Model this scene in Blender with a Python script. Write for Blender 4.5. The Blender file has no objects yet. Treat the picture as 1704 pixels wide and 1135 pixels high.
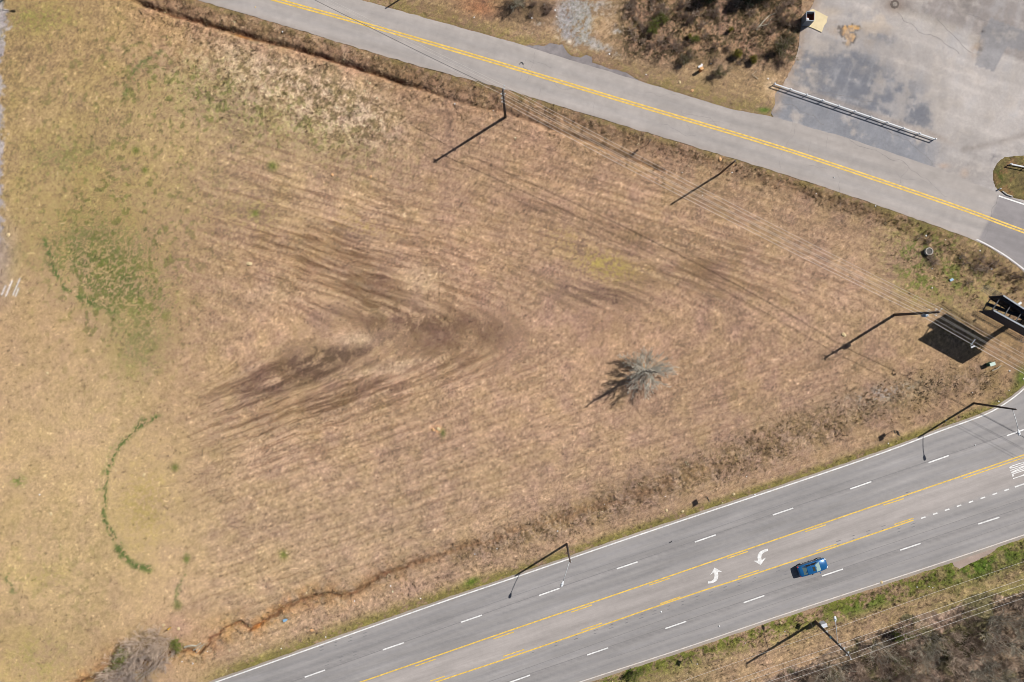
import bpy, bmesh, math, random
import numpy as np
from mathutils import Vector, Matrix
from mathutils.geometry import delaunay_2d_cdt

# ------------------------------------------------------------------ camera
H = 118.0                 # flying height, metres
F = 1325.0                # focal length in photo pixels
W0, H0 = 1704.0, 1135.0
S = H / F
NX, NY = 876.0, 562.0     # the point straight below the camera, in photo pixels
SC = bpy.context.scene
COL = SC.collection
cam_d = bpy.data.cameras.new("camera")
cam = bpy.data.objects.new("camera", cam_d)
COL.objects.link(cam)
cam_d.sensor_width = 36.0
cam_d.lens = 36.0 * F / W0
cam_d.clip_start = 1.0
cam_d.clip_end = 8000.0
fwd = Vector((-(NX - W0 / 2) / F, (NY - H0 / 2) / F, -1.0)).normalized()
zax = -fwd
xax = Vector((0, 1, 0)).cross(zax).normalized()
yax = zax.cross(xax).normalized()
RM = Matrix((xax, yax, zax)).transposed()
cam.matrix_world = Matrix.Translation((0, 0, H)) @ RM.to_4x4()
SC.camera = cam

# ------------------------------------------------------------------ sky, sun, exposure
SUN_EL = math.radians(46.5)
SUN_AZ = math.radians(32.0)          # measured from +X towards +Y
wd = bpy.data.worlds.new("World")
SC.world = wd
wd.use_nodes = True
nt = wd.node_tree
bg = nt.nodes["Background"]
sky = nt.nodes.new("ShaderNodeTexSky")
sky.sky_type = 'NISHITA'
sky.sun_disc = False
sky.sun_elevation = SUN_EL
sky.sun_rotation = math.radians(90) - SUN_AZ
nt.links.new(sky.outputs[0], bg.inputs[0])
bg.inputs[1].default_value = 0.043
sl = bpy.data.lights.new("sun", 'SUN')
sl.energy = 4.6
sl.angle = math.radians(0.5)
sl.color = (1.0, 0.965, 0.91)
sun = bpy.data.objects.new("sun", sl)
COL.objects.link(sun)
sd = Vector((math.cos(SUN_EL) * math.cos(SUN_AZ), math.cos(SUN_EL) * math.sin(SUN_AZ), math.sin(SUN_EL)))
sun.rotation_euler = sd.to_track_quat('Z', 'Y').to_euler()
sun.location = sd * 200
SC.view_settings.view_transform = 'Standard'
SC.view_settings.look = 'None'
SC.view_settings.exposure = 0.95
SC.view_settings.gamma = 1.0
SC.view_settings.use_curve_mapping = False
SC.cycles.filter_width = 0.9      # crisp, like a drone camera's sharpening
K = 2.27      # how bright a sunlit flat surface of albedo 1 shows; used to turn seen colours into albedo

# ------------------------------------------------------------------ helpers
def P(px, py, z=0.0):
    d = xax * ((px - W0 / 2) / F) + yax * (-(py - H0 / 2) / F) - zax
    t = (z - H) / d.z
    return Vector((d.x * t, d.y * t, z))

def to_px(X, Y):
    """photo pixel of ground points (numpy arrays)"""
    dx, dy, dz = X, Y, -H
    a = xax.x * dx + xax.y * dy + xax.z * dz
    b = yax.x * dx + yax.y * dy + yax.z * dz
    c = zax.x * dx + zax.y * dy + zax.z * dz
    return W0 / 2 + F * a / (-c), H0 / 2 - F * b / (-c)

def lin(c):
    c = np.asarray(c, dtype=float) / 255.0
    return np.where(c <= 0.04045, c / 12.92, ((c + 0.055) / 1.055) ** 2.4)

def alb(c):
    return tuple(np.clip(lin(c) / K, 0, 0.85)) + (1.0,)

def tag(o, label=None, cat=None, group=None, kind=None):
    if label: o['label'] = label
    if cat: o['category'] = cat
    if group: o['group'] = group
    if kind: o['kind'] = kind
    return o

def empty(name, loc, rz=0.0, label=None, cat=None, group=None):
    o = bpy.data.objects.new(name, None)
    COL.objects.link(o)
    o.location = loc
    o.rotation_euler = (0, 0, rz)
    o.empty_display_size = 0.3
    return tag(o, label, cat, group)

def mat(name, col, rough=0.8, metal=0.0, spec=0.3, nscale=0.0, namt=0.25, bump=0.0, alpha=None, trans=0.0, coat=0.0):
    m = bpy.data.materials.new(name)
    m.use_nodes = True
    n = m.node_tree.nodes; l = m.node_tree.links
    b = n["Principled BSDF"]
    b.inputs["Base Color"].default_value = col if len(col) == 4 else tuple(col) + (1,)
    b.inputs["Roughness"].default_value = rough
    b.inputs["Metallic"].default_value = metal
    b.inputs["Specular IOR Level"].default_value = spec
    b.inputs["Coat Weight"].default_value = coat
    if trans: b.inputs["Transmission Weight"].default_value = trans
    if nscale:
        tc = n.new("ShaderNodeTexCoord"); no = n.new("ShaderNodeTexNoise")
        no.inputs["Scale"].default_value = nscale; no.inputs["Detail"].default_value = 5
        l.new(tc.outputs["Object"], no.inputs["Vector"])
        mp = n.new("ShaderNodeMapRange")
        mp.inputs[1].default_value = 0.3; mp.inputs[2].default_value = 0.7
        mp.inputs[3].default_value = 1 - namt; mp.inputs[4].default_value = 1 + namt
        l.new(no.outputs[0], mp.inputs[0])
        vm = n.new("ShaderNodeVectorMath"); vm.operation = 'SCALE'
        vm.inputs[0].default_value = tuple(col)[:3]
        l.new(mp.outputs[0], vm.inputs["Scale"])
        l.new(vm.outputs[0], b.inputs["Base Color"])
        if bump:
            bp = n.new("ShaderNodeBump"); bp.inputs["Strength"].default_value = bump
            bp.inputs["Distance"].default_value = 0.02
            l.new(no.outputs[0], bp.inputs["Height"]); l.new(bp.outputs[0], b.inputs["Normal"])
    return m

def attr_mat(name, layers, rough=0.95, spec=0.15, bump=0.3, bscale=4.0, bdist=0.05, coord='Object'):
    """colour attribute 'Col' times several noise layers (scale vector, amount)"""
    m = bpy.data.materials.new(name); m.use_nodes = True
    n = m.node_tree.nodes; l = m.node_tree.links
    b = n["Principled BSDF"]
    b.inputs["Roughness"].default_value = rough
    b.inputs["Specular IOR Level"].default_value = spec
    at = n.new("ShaderNodeAttribute"); at.attribute_name = "Col"
    tc = n.new("ShaderNodeTexCoord")
    cur = at.outputs["Color"]
    for (sx, sy, amt, det) in layers:
        mp = n.new("ShaderNodeMapping"); mp.inputs["Scale"].default_value = (sx, sy, sx)
        l.new(tc.outputs[coord], mp.inputs[0])
        no = n.new("ShaderNodeTexNoise"); no.inputs["Scale"].default_value = 1.0
        no.inputs["Detail"].default_value = det; no.inputs["Roughness"].default_value = 0.65
        l.new(mp.outputs[0], no.inputs["Vector"])
        mr = n.new("ShaderNodeMapRange")
        mr.inputs[1].default_value = 0.25; mr.inputs[2].default_value = 0.75
        mr.inputs[3].default_value = 1 - amt; mr.inputs[4].default_value = 1 + amt
        l.new(no.outputs[0], mr.inputs[0])
        vm = n.new("ShaderNodeVectorMath"); vm.operation = 'SCALE'
        l.new(cur, vm.inputs[0]); l.new(mr.outputs[0], vm.inputs["Scale"])
        cur = vm.outputs[0]
    l.new(cur, b.inputs["Base Color"])
    if bump:
        no = n.new("ShaderNodeTexNoise"); no.inputs["Scale"].default_value = bscale
        no.inputs["Detail"].default_value = 6
        l.new(tc.outputs["Object"], no.inputs["Vector"])
        bp = n.new("ShaderNodeBump"); bp.inputs["Strength"].default_value = bump
        bp.inputs["Distance"].default_value = bdist
        l.new(no.outputs[0], bp.inputs["Height"]); l.new(bp.outputs[0], b.inputs["Normal"])
    return m

def np_mesh(name, verts, faces, material=None, col=None, uv=None, smooth=False, parent=None):
    """verts (n,3); faces (m,k) array with constant k, or list"""
    me = bpy.data.meshes.new(name)
    verts = np.asarray(verts, dtype=np.float32)
    if isinstance(faces, np.ndarray):
        k = faces.shape[1]; m = faces.shape[0]
        me.vertices.add(len(verts)); me.vertices.foreach_set("co", verts.ravel())
        me.loops.add(m * k); me.loops.foreach_set("vertex_index", faces.astype(np.int32).ravel())
        me.polygons.add(m)
        me.polygons.foreach_set("loop_start", np.arange(0, m * k, k, dtype=np.int32))
        me.update(calc_edges=True)
    else:
        me.from_pydata([tuple(v) for v in verts.tolist()], [], faces)
    if col is not None:
        ca = me.color_attributes.new("Col", 'FLOAT_COLOR', 'POINT')
        c4 = np.ones((len(verts), 4), dtype=np.float32); c4[:, :3] = col
        ca.data.foreach_set("color", c4.ravel())
    if uv is not None:
        ul = me.uv_layers.new(name="UVMap")
        li = np.zeros(len(me.loops), dtype=np.int32); me.loops.foreach_get("vertex_index", li)
        ul.data.foreach_set("uv", np.asarray(uv, dtype=np.float32)[li].ravel())
    if smooth:
        me.polygons.foreach_set("use_smooth", np.ones(len(me.polygons), dtype=bool))
    me.validate(); me.update()
    o = bpy.data.objects.new(name, me)
    COL.objects.link(o)
    if material: me.materials.append(material)
    if parent: o.parent = parent
    return o

class MB:
    def __init__(s): s.v = []; s.f = []
    def add(s, vs, fs):
        o = len(s.v); s.v += [tuple(v) for v in vs]; s.f += [tuple(i + o for i in f) for f in fs]; return s
    def box(s, c, d, rz=0.0, M=None):
        hx, hy, hz = d[0] / 2, d[1] / 2, d[2] / 2
        vs = []
        R = M if M is not None else Matrix.Rotation(rz, 3, 'Z')
        for z in (-hz, hz):
            for x, y in ((-hx, -hy), (hx, -hy), (hx, hy), (-hx, hy)):
                vs.append(R @ Vector((x, y, z)) + Vector(c))
        return s.add(vs, [(3, 2, 1, 0), (4, 5, 6, 7), (0, 1, 5, 4), (1, 2, 6, 5), (2, 3, 7, 6), (3, 0, 4, 7)])
    def bar(s, a, b, w, h=None):
        a = Vector(a); b = Vector(b); d = b - a; L = d.length
        if L < 1e-5: return s
        h = w if h is None else h
        q = d.to_track_quat('X', 'Z').to_matrix()
        return s.box((a + b) / 2, (L, w, h), M=q)
    def tube(s, pts, rad, n=8, cap=True):
        pts = [Vector(p) for p in pts]
        if not hasattr(rad, '__len__'): rad = [rad] * len(pts)
        base = len(s.v)
        up = None
        for i, p in enumerate(pts):
            a = pts[max(i - 1, 0)]; b = pts[min(i + 1, len(pts) - 1)]
            t = (b - a).normalized()
            if up is None:
                up = Vector((0, 0, 1)) if abs(t.z) < 0.9 else Vector((1, 0, 0))
            u = (up - t * up.dot(t)).normalized(); w = t.cross(u); up = u
            for k in range(n):
                an = 2 * math.pi * k / n
                s.v.append(tuple(p + (u * math.cos(an) + w * math.sin(an)) * rad[i]))
        for i in range(len(pts) - 1):
            for k in range(n):
                a = base + i * n + k; b = base + i * n + (k + 1) % n
                s.f.append((a, b, b + n, a + n))
        if cap:
            s.f.append(tuple(base + k for k in range(n))[::-1])
            s.f.append(tuple(base + (len(pts) - 1) * n + k for k in range(n)))
        return s
    def ell(s, c, r, n=10, m=6, jit=0.0, rng=None):
        base = len(s.v); c = Vector(c)
        for i in range(1, m):
            th = math.pi * i / m
            for k in range(n):
                ph = 2 * math.pi * k / n
                j = 1 + (rng.uniform(-jit, jit) if rng else 0)
                s.v.append((c.x + r[0] * j * math.sin(th) * math.cos(ph), c.y + r[1] * j * math.sin(th) * math.sin(ph), c.z + r[2] * j * math.cos(th)))
        top = len(s.v); s.v.append((c.x, c.y, c.z + r[2])); s.v.append((c.x, c.y, c.z - r[2]))
        for i in range(m - 2):
            for k in range(n):
                a = base + i * n + k; b = base + i * n + (k + 1) % n
                s.f.append((a, a + n, b + n, b))
        for k in range(n):
            s.f.append((top, base + k, base + (k + 1) % n))
            s.f.append((top + 1, base + (m - 2) * n + (k + 1) % n, base + (m - 2) * n + k))
        return s
    def build(s, name, m, parent=None, smooth=False):
        me = bpy.data.meshes.new(name); me.from_pydata(s.v, [], s.f)
        if smooth: me.polygons.foreach_set("use_smooth", [True] * len(me.polygons))
        me.update(); me.materials.append(m)
        o = bpy.data.objects.new(name, me); COL.objects.link(o)
        if parent: o.parent = parent
        return o

def copy_tree(o, parent=None):
    c = o.copy(); COL.objects.link(c); c.parent = parent
    for ch in [x for x in o.children]: copy_tree(ch, c)
    return c

# numpy value noise
_rt = np.random.RandomState(7).rand(64, 256, 256).astype(np.float32)
def vn(x, y, seed=0):
    t = _rt[seed % 64]
    x = x + seed * 17.31; y = y + seed * 9.77
    xi = np.floor(x).astype(np.int64); yi = np.floor(y).astype(np.int64)
    fx = (x - xi).astype(np.float32); fy = (y - yi).astype(np.float32)
    fx = fx * fx * (3 - 2 * fx); fy = fy * fy * (3 - 2 * fy)
    x0 = xi & 255; x1 = (xi + 1) & 255; y0 = yi & 255; y1 = (yi + 1) & 255
    return (t[y0, x0] * (1 - fx) + t[y0, x1] * fx) * (1 - fy) + (t[y1, x0] * (1 - fx) + t[y1, x1] * fx) * fy
def fbm(x, y, seed=0, o=4, g=0.55):
    r = 0; a = 1; tot = 0
    for i in range(o):
        r = r + a * vn(x, y, seed + i * 5); tot += a; a *= g; x = x * 2.03; y = y * 2.03
    return r / tot
def sst(x, a, b):
    t = np.clip((x - a) / (b - a), 0, 1); return t * t * (3 - 2 * t)
def dline(px, py, pts):
    d = np.full(px.shape, 1e9)
    for (x0, y0), (x1, y1) in zip(pts[:-1], pts[1:]):
        vx, vy = x1 - x0, y1 - y0; L = vx * vx + vy * vy
        t = np.clip(((px - x0) * vx + (py - y0) * vy) / L, 0, 1)
        d = np.minimum(d, np.hypot(px - x0 - t * vx, py - y0 - t * vy))
    return d
def inpoly(px, py, poly):
    r = np.zeros(px.shape, dtype=bool); n = len(poly)
    for i in range(n):
        x0, y0 = poly[i]; x1, y1 = poly[(i + 1) % n]
        if y0 == y1: continue
        c = ((y0 > py) != (y1 > py)) & (px < (x1 - x0) * (py - y0) / (y1 - y0) + x0)
        r ^= c
    return r
def gb(px, py, cx, cy, rx, ry, ang=0.0, p=1.0):
    a = math.radians(ang); dx = px - cx; dy = py - cy
    u = (dx * math.cos(a) + dy * math.sin(a)) / rx; v = (-dx * math.sin(a) + dy * math.cos(a)) / ry
    return np.exp(-(u * u + v * v) ** p)
def mix(c, t, m):
    m = np.clip(m, 0, 1)[..., None]; return c * (1 - m) + np.asarray(t, dtype=float) * m

# ------------------------------------------------------------------ road outlines (photo pixels on the ground)
UP_S = [(-300, -190), (100, -66), (328, 0), (430, 30), (547, 65), (708, 114), (828, 144), (977, 191), (1118, 233), (1280, 282), (1404, 322), (1518, 362), (1571, 381), (1624, 400), (1672, 427), (1704, 452), (1745, 492)]
UP_N = [(-200, -240), (400, -59), (601, 0), (860, 72), (1068, 136), (1218, 182), (1280, 193), (1404, 228), (1558, 279), (1662, 322), (1704, 337), (1900, 402), (2300, 520)]
UP_S_EXT = UP_S[:-1] + [(1745, 492)]
UP_Y = [(-240, -210), (250, -60), (460, 0), (621, 43.5), (860, 114), (1064, 176), (1280, 239), (1437, 291), (1605, 348), (1692, 381), (1760, 405), (1900, 452)]
HW_T = [(-500, 1436), (150, 1208), (420, 1114), (708, 1011), (860, 960), (1051, 894), (1280, 818), (1467, 755), (1562, 718), (1605, 703), (1648, 687), (1680, 667), (1704, 648), (1728, 622)]
HW_B = [(0, 1452), (960.5, 1136), (1138, 1079), (1280, 1030), (1581, 932), (1704, 890), (2400, 655)]
HW_Y1 = [(-300, 1444), (601, 1135), (860, 1045), (1064, 976), (1280, 901.5), (1504, 825), (1704, 757), (2300, 553)]
HW_Y2 = [(-100, 1415), (725, 1135), (860, 1090.5), (1135, 994), (1280, 947.5), (1520, 865.5)]
LOT_EDGE_L = [(1283, 188), (1290, 172), (1290, 158), (1304, 138), (1316, 118), (1326, 95), (1330, 57), (1336, 40), (1352, 8), (1362, -30), (1375, -110)]
ISLAND = [(1704, 259), (1672, 261), (1660, 270), (1653, 283), (1652.5, 300), (1657, 312), (1664, 319), (1685, 329), (1704, 333), (1800, 362), (1900, 385), (1960, 375), (1960, 330), (1900, 305), (1800, 275)]

def offs(pts, d):
    out = []
    for i, p in enumerate(pts):
        a = pts[max(i - 1, 0)]; b = pts[min(i + 1, len(pts) - 1)]
        tx, ty = b[0] - a[0], b[1] - a[1]; L = math.hypot(tx, ty)
        out.append((p[0] - ty / L * d, p[1] + tx / L * d))
    return out
HW_Ta = offs(HW_T, -4.6); HW_Ba = offs(HW_B, 5.2)
up_poly = UP_S + [(1790, 560), (2300, 640)] + UP_N[::-1]
hw_poly = HW_Ta + [(1755, 600), (1850, 560), (2400, 380)] + HW_Ba[::-1]
lot_poly = LOT_EDGE_L + [(2300, -110), (2300, 520), (1900, 402), (1704, 337), (1662, 322), (1558, 279), (1404, 228), (1283, 192)]
DITCH1 = [(150, -30), (221, 0), (285, 23), (330, 36), (368, 47), (400, 55), (430, 64), (487, 79), (554, 100), (594, 112), (628, 124), (665, 136), (705, 147), (772, 171), (850, 188), (917, 214), (990, 240), (1100, 285)]
DITCH2 = [(90, 1170), (130, 1135), (180, 1120), (240, 1100), (311, 1082), (330, 1086), (345, 1071), (362, 1056), (375, 1046), (398, 1035), (415, 1047), (432, 1040), (450, 1026), (487, 1004), (530, 990), (555, 989), (571, 993), (597, 983), (634, 956), (681, 941), (720, 927), (772, 911), (832, 896), (870, 880), (910, 869), (984, 845), (1040, 832), (1084, 819), (1180, 780), (1290, 745)]
WOODS = [(1180, 1200), (1240, 1142), (1330, 1105), (1400, 1072), (1480, 1040), (1560, 1015), (1640, 996), (1704, 975), (1800, 940), (2300, 800), (2300, 1500), (1180, 1500)]

# ------------------------------------------------------------------ ground: one sheet to the horizon
def axis(lo, hi, st, far=4500.0):
    a = list(np.arange(lo, hi + 1e-6, st)); d = st
    x = a[-1]; up_ = []
    while x < far: d *= 1.35; x += d; up_.append(x)
    d = st; x = a[0]; dn = []
    while x > -far: d *= 1.35; x -= d; dn.append(x)
    return np.array(dn[::-1] + a + up_)
STEP = 0.16
gx = axis(-82, 80, STEP); gy = axis(-56, 54, STEP)
GX, GY = np.meshgrid(gx, gy)
PX, PY = to_px(GX, GY)
BC = np.array([(30,60,168,142,98),(150,60,175,147,103),(300,40,186,150,110),(100,200,178,152,106),(250,200,184,157,112),(400,150,196,168,130),(550,170,190,162,128),
 (700,170,175,140,110),(30,350,180,154,106),(150,330,178,152,102),(300,300,186,158,114),(450,280,180,150,112),(600,260,174,144,110),(750,240,172,138,108),(900,260,170,134,106),
 (1050,330,168,134,104),(100,560,190,158,120),(200,560,176,152,106),(350,480,178,146,112),(50,620,192,160,122),(150,700,194,162,122),(300,640,186,152,116),(450,450,172,136,104),
 (450,600,174,140,108),(600,640,174,140,110),(750,450,170,134,106),(900,500,170,136,110),(850,650,174,140,110),(1000,560,174,138,110),(1150,500,168,134,106),(1250,600,170,136,108),
 (1400,450,170,138,110),(1400,640,166,134,106),(1300,700,162,132,106),(100,800,194,162,116),(250,850,192,162,112),(100,950,194,164,114),(300,980,194,158,120),(60,1080,192,162,112),
 (200,1020,192,158,118),(450,800,182,148,116),(600,850,180,148,116),(750,800,176,144,112),(450,950,186,154,112),(950,780,172,140,110),(1100,760,164,134,106),(1250,720,158,128,102),
 (500,1040,182,150,118),(900,900,164,134,106),(1150,840,162,132,104),(720,60,150,122,82),(900,50,158,130,98),(1180,60,128,104,80),(1150,150,148,124,86),(1000,180,140,112,84),
 (1400,330,138,112,84),(1600,470,160,136,96),(1550,620,162,132,100),(1690,560,150,122,88),(1250,1100,168,140,108),(1450,1030,160,134,98),(1640,960,130,128,70),(1100,1125,135,125,75),
 (1500,400,150,126,90),(1250,200,140,118,82)], dtype=float)
def ground_colour(px, py, X, Y):
    wsum = 0; c = 0
    jx = (fbm(X / 6, Y / 6, 40) - .5) * 60; jy = (fbm(X / 6, Y / 6, 41) - .5) * 60
    qx = px + jx; qy = py + jy
    for b in BC:
        w = 1.0 / ((qx - b[0]) ** 2 + (qy - b[1]) ** 2 + 900.0) ** 1.6
        wsum = wsum + w; c = c + w[..., None] * b[2:]
    c = c / wsum[..., None]
    n_f = (fbm(X / .30, Y / .30, 1, 3, .7) - .5) * 2.2       # fine speckle
    n_m = (fbm(X / 1.1, Y / 1.1, 5, 3, .65) - .5) * 1.9
    n_l = (fbm(X / 5, Y / 5, 9, 4) - .5) * 1.5
    n_g = fbm(X / 9, Y / 9, 13, 3)
    # distances to the two roads: the mowing lines run along them and round the apex
    d1 = dline(px, py, UP_S); d2 = dline(px, py, HW_T[:-1])
    k = 55.0
    fdist = -k * np.log(np.exp(-d1 / k) + np.exp(-d2 / k))
    tang = np.where(d1 < d2, px + .3 * py, px - .3 * py)
    wob = (fbm(X / 8, Y / 8, 20) - .5) * 14
    st1 = (fbm((fdist + wob) / 7.5, tang / 80.0, 21, 3, .6) - .5) * 1.5
    st2 = fbm((fdist + wob) / 17.0, tang / 200.0, 24, 2) - .5
    st3 = fbm((fdist + wob) / 4.2, tang / 42.0 + n_m * .12, 27, 3, .55)
    field = sst(px, 230, 420) * (1 - .5 * sst(px, 1450, 1600))
    strong = np.clip(gb(px, py, 570, 430, 170, 110, 25) * .9 + gb(px, py, 520, 640, 190, 80, -20) * 1.1 + gb(px, py, 1150, 420, 260, 90, 25) * .6 + .30, 0, 1.2)
    sm = field * strong
    rfade = .18 + .82 * sst(np.abs(d1 - d2), 20, 110)
    c = mix(c, (196, 164, 136), (field * .36 + .10)); c = mix(c, (206, 180, 138), gb(px, py, 130, 900, 330, 330, 0, 1.5) * .5); c = mix(c, (196, 170, 140), gb(px, py, 600, 900, 330, 130, -15) * .35); c = c * np.array([1.015, 1.01, 1.01])
    c = c * (1 + (st1 * .22 + st2 * .22) * sm)[..., None]
    ph = (fdist + wob * .40 + (n_l * 1.2)) / 12.6 * 2 * math.pi
    row = np.cos(ph) + .35 * np.cos(ph * 2 + 1.0)
    rowm = rfade * sst(fbm((fdist + wob) / 16.0, tang / 60.0, 30, 3), .25, .58) * field * np.clip(.35 + strong * .8, 0, 1)
    c = mix(c, (128, 100, 78), sst(row + n_f * .5, .45, 1.25) * rowm * .44)
    c = mix(c, (212, 184, 154), sst(-row + n_f * .5, .4, 1.2) * rowm * .30)
    c = mix(c, (112, 84, 62), sst(st3 + n_f * .04, .56, .68) * np.clip(sm * .55, 0, .55) * (1 - .6 * sst(px, 800, 950)) * rfade)
    c = mix(c, (206, 172, 136), sst(-st3 + 1 + n_f * .08, .60, .74) * np.clip(sm * .45, 0, .5))
    # dark burnt / bare bands
    thr = n_l * 1.0 + n_m * .5 + st1 * .8 * field
    for (cx, cy, rx, ry, an, am, tc) in [
        (590, 455, 95, 32, 26, .62, (120, 92, 68)), (640, 500, 60, 25, 20, .45, (118, 92, 72)),
        (690, 530, 75, 22, 0, .85, (112, 88, 70)), (765, 545, 75, 28, 8, .75, (116, 90, 72)), (740, 592, 62, 24, 0, .75, (114, 88, 70)),
        (560, 590, 90, 14, -16, .95, (98, 78, 64)), (500, 632, 90, 13, -14, .75, (105, 82, 66)), (440, 625, 60, 12, -18, .6, (110, 84, 66)),
        (560, 655, 80, 12, -14, .5, (118, 92, 72)), (500, 680, 100, 10, -17, .45, (118, 92, 70)), (430, 690, 60, 20, -17, .25, (130, 100, 78)),
        (520, 550, 50, 22, -35, .5, (122, 100, 84)), (850, 550, 40, 7, 10, .3, (126, 100, 80)),
        (985, 490, 60, 18, 5, .72, (112, 90, 76)), (1050, 478, 50, 14, -10, .6, (114, 90, 74)), (1200, 430, 45, 22, -30, .55, (118, 92, 72)),
        (1110, 440, 60, 10, 15, .35, (120, 94, 74)), (1000, 540, 50, 24, -25, .3, (128, 100, 80)), (1060, 400, 150, 14, 22, .22, (120, 94, 74)),
        (1180, 470, 120, 16, 8, .25, (122, 96, 76)), (640, 480, 25, 50, 0, .3, (120, 94, 74))]:
        g = gb(px, py, cx, cy, rx, ry, an)
        c = mix(c, np.array(tc), np.clip(am * .86, 0, .85) * np.clip(g * (1 + thr * 1.8 + row * .35 * rfade + (st3 - .5) * 3.6 * rfade + n_f * 2.0 + n_m * 1.0) * 1.25, 0, 1))
    for (cx, cy, rx, ry, an, am) in [(590, 565, 32, 11, 0, .7), (700, 470, 34, 26, 30, .5), (650, 610, 60, 8, -12, .55), (665, 615, 12, 8, 0, .5), (700, 510, 30, 8, 10, .3), (450, 490, 40, 20, 0, .3)]:
        c = mix(c, (198, 168, 138), min(am * 1.35, .95) * np.clip(gb(px, py, cx, cy, rx, ry, an) * (1.25 + thr + n_f * .8), 0, 1))
    # pale straw on the upper left, with green under it
    st = np.clip(gb(px, py, 450, 150, 170, 75, 17, 1.5) + gb(px, py, 590, 200, 70, 40, 20), 0, 1)
    c = mix(c, (218, 192, 160), st * sst(n_m + n_f * .9, -.02, .22) * .8)
    c = mix(c, (150, 134, 88), st * sst(-n_m - n_f * .6, .05, .4) * .5)
    # green patches
    gn = n_m * 1.0 + n_f * 2.1
    def green(m, col=(106, 116, 52), lo=-.25, hi=.35):
        nonlocal c
        c = mix(c, col, m * sst(gn + m * .5 - .35, lo, hi))
    green(gb(px, py, 160, 420, 82, 60, 10) * 1.15, (122, 120, 74), -.45, .5); green(gb(px, py, 205, 480, 66, 46, 30) * 1.15, (116, 116, 68), -.45, .5); green(gb(px, py, 165, 440, 80, 60, 10) * .7, (92, 102, 52), .1, .5); c = mix(c, (206, 182, 134), gb(px, py, 175, 450, 90, 80, 10) * sst(-gn, .3, .8) * .5)
    green(gb(px, py, 235, 560, 44, 75, 10) * .8, (130, 126, 78), -.4, .6); green(gb(px, py, 110, 260, 60, 30, 0) * .7, (138, 132, 80))
    green(gb(px, py, 200, 300, 180, 130, 0) * .42, (152, 138, 90)); green(gb(px, py, 60, 30, 60, 25, 0) * .7, (134, 130, 70))
    green(gb(px, py, 430, 200, 200, 40, 18) * .65, (148, 138, 88)); green(gb(px, py, 330, 130, 90, 50, 15) * .45, (152, 142, 90))
    green(gb(px, py, 240, 840, 50, 80, 0) * .6, (160, 142, 82)); green(gb(px, py, 30, 800, 14, 10, 0) * .9, (124, 130, 68))
    green(gb(px, py, 60, 1100, 60, 50, 0) * .55, (156, 148, 82)); green(gb(px, py, 80, 960, 40, 20, 0) * .4, (156, 146, 80))
    c = mix(c, (162, 144, 78), gb(px, py, 1008, 442, 56, 24, 14, 1.3) * .8 * sst(n_m * .7 + n_f + .5, 0, .9)); green(gb(px, py, 600, 375, 50, 14, 15) * .5, (158, 138, 84))
    green(gb(px, py, 425, 355, 40, 30, 0) * .35, (140, 140, 70)); green(gb(px, py, 940, 395, 40, 20, 10) * .35, (156, 136, 80))
    for (cx, cy, r) in [(425, 355, 6), (453, 276, 8), (472, 923, 7), (291, 778, 6), (241, 283, 5), (296, 1008, 7), (226, 250, 6), (310, 930, 5)]:
        c = mix(c, (106, 112, 54), gb(px, py, cx, cy, r, r) * .9)
    ctuft = sst(fbm(X / .8, Y / .8, 59, 3, .6), .60, .70)
    c = mix(c, (112, 114, 60), ctuft * .6 * np.clip(gb(px, py, 180, 260, 200, 260, 0, 2) * .6 + gb(px, py, 430, 190, 230, 70, 18) * .9 + gb(px, py, 200, 480, 110, 160, 0) + gb(px, py, 80, 980, 120, 140) * .4, 0, 1))
    c = mix(c, (234, 178, 124), gb(px, py, 726, 715, 9, 7) * .95 * sst(n_m + n_f * .5 + .4, 0, .4)); c = mix(c, (100, 108, 56), gb(px, py, 737, 720, 4, 7) * .8)
    # bright green arcs of fresh grass
    for pts, w, am in [([(262, 693), (240, 702), (215, 722), (195, 745), (180, 775), (174, 810), (173, 845), (178, 876), (192, 900), (206, 925), (228, 941), (250, 947)], 5.6, 1.0),
                       ([(76, 400), (84, 432), (95, 460), (112, 484), (135, 495), (155, 503)], 4.0, .9), ([(125, 488), (160, 506), (190, 518)], 8, .6),
                       ([(268, 87), (245, 100), (225, 117), (212, 140), (208, 158)], 4.0, .65), ([(12, 945), (13, 965), (24, 986)], 3.6, .6),
                       ([(311, 923), (307, 945), (300, 975), (294, 1000)], 3.8, .55), ([(1500, 440), (1520, 428), (1540, 420)], 3.5, .5)]:
        d = dline(px + n_m * 9, py + n_l * 6, pts)
        c = mix(c, (94, 108, 58), np.exp(-(d / w / (1.0 + n_l * .8)) ** 2) * am * sst(n_f + n_m * .9 + .30, 0, .3))
    # orange-ish bare soil along the ditches
    e1 = dline(px + n_l * 20, py + n_l * 20, DITCH1)
    inside1 = sst(px, 160, 260) * (1 - sst(px, 700, 900) * .6)
    c = mix(c, (178, 140, 108), np.exp(-(e1 / 20) ** 2) * .7 * inside1 * sst(n_m + .3, 0, .4))
    # dark rough strip between upper road and ditch
    band = np.exp(-(np.maximum(d1 - 14, 0) / 14) ** 2) * sst(py, -40, 30) * (1 - sst(px, 1540, 1640))
    c = mix(c, (126, 98, 74), band * .72 * sst(n_m + n_f + .35, 0, .5))
    c = mix(c, (128, 118, 70), np.exp(-(np.maximum(d1 - 2, 0) / 8) ** 2) * .55 * sst(n_m + .2, 0, .3))
    e2 = dline(px + n_l * 12, py + n_l * 12, DITCH2)
    c = mix(c, (194, 146, 98), np.exp(-(e2 / 17) ** 2) * .75 * (1 - sst(px, 500, 760)) * sst(n_m + .35, 0, .5))
    c = mix(c, (204, 166, 122), gb(px, py, 345, 1050, 60, 22, -20) * .6)
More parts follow.
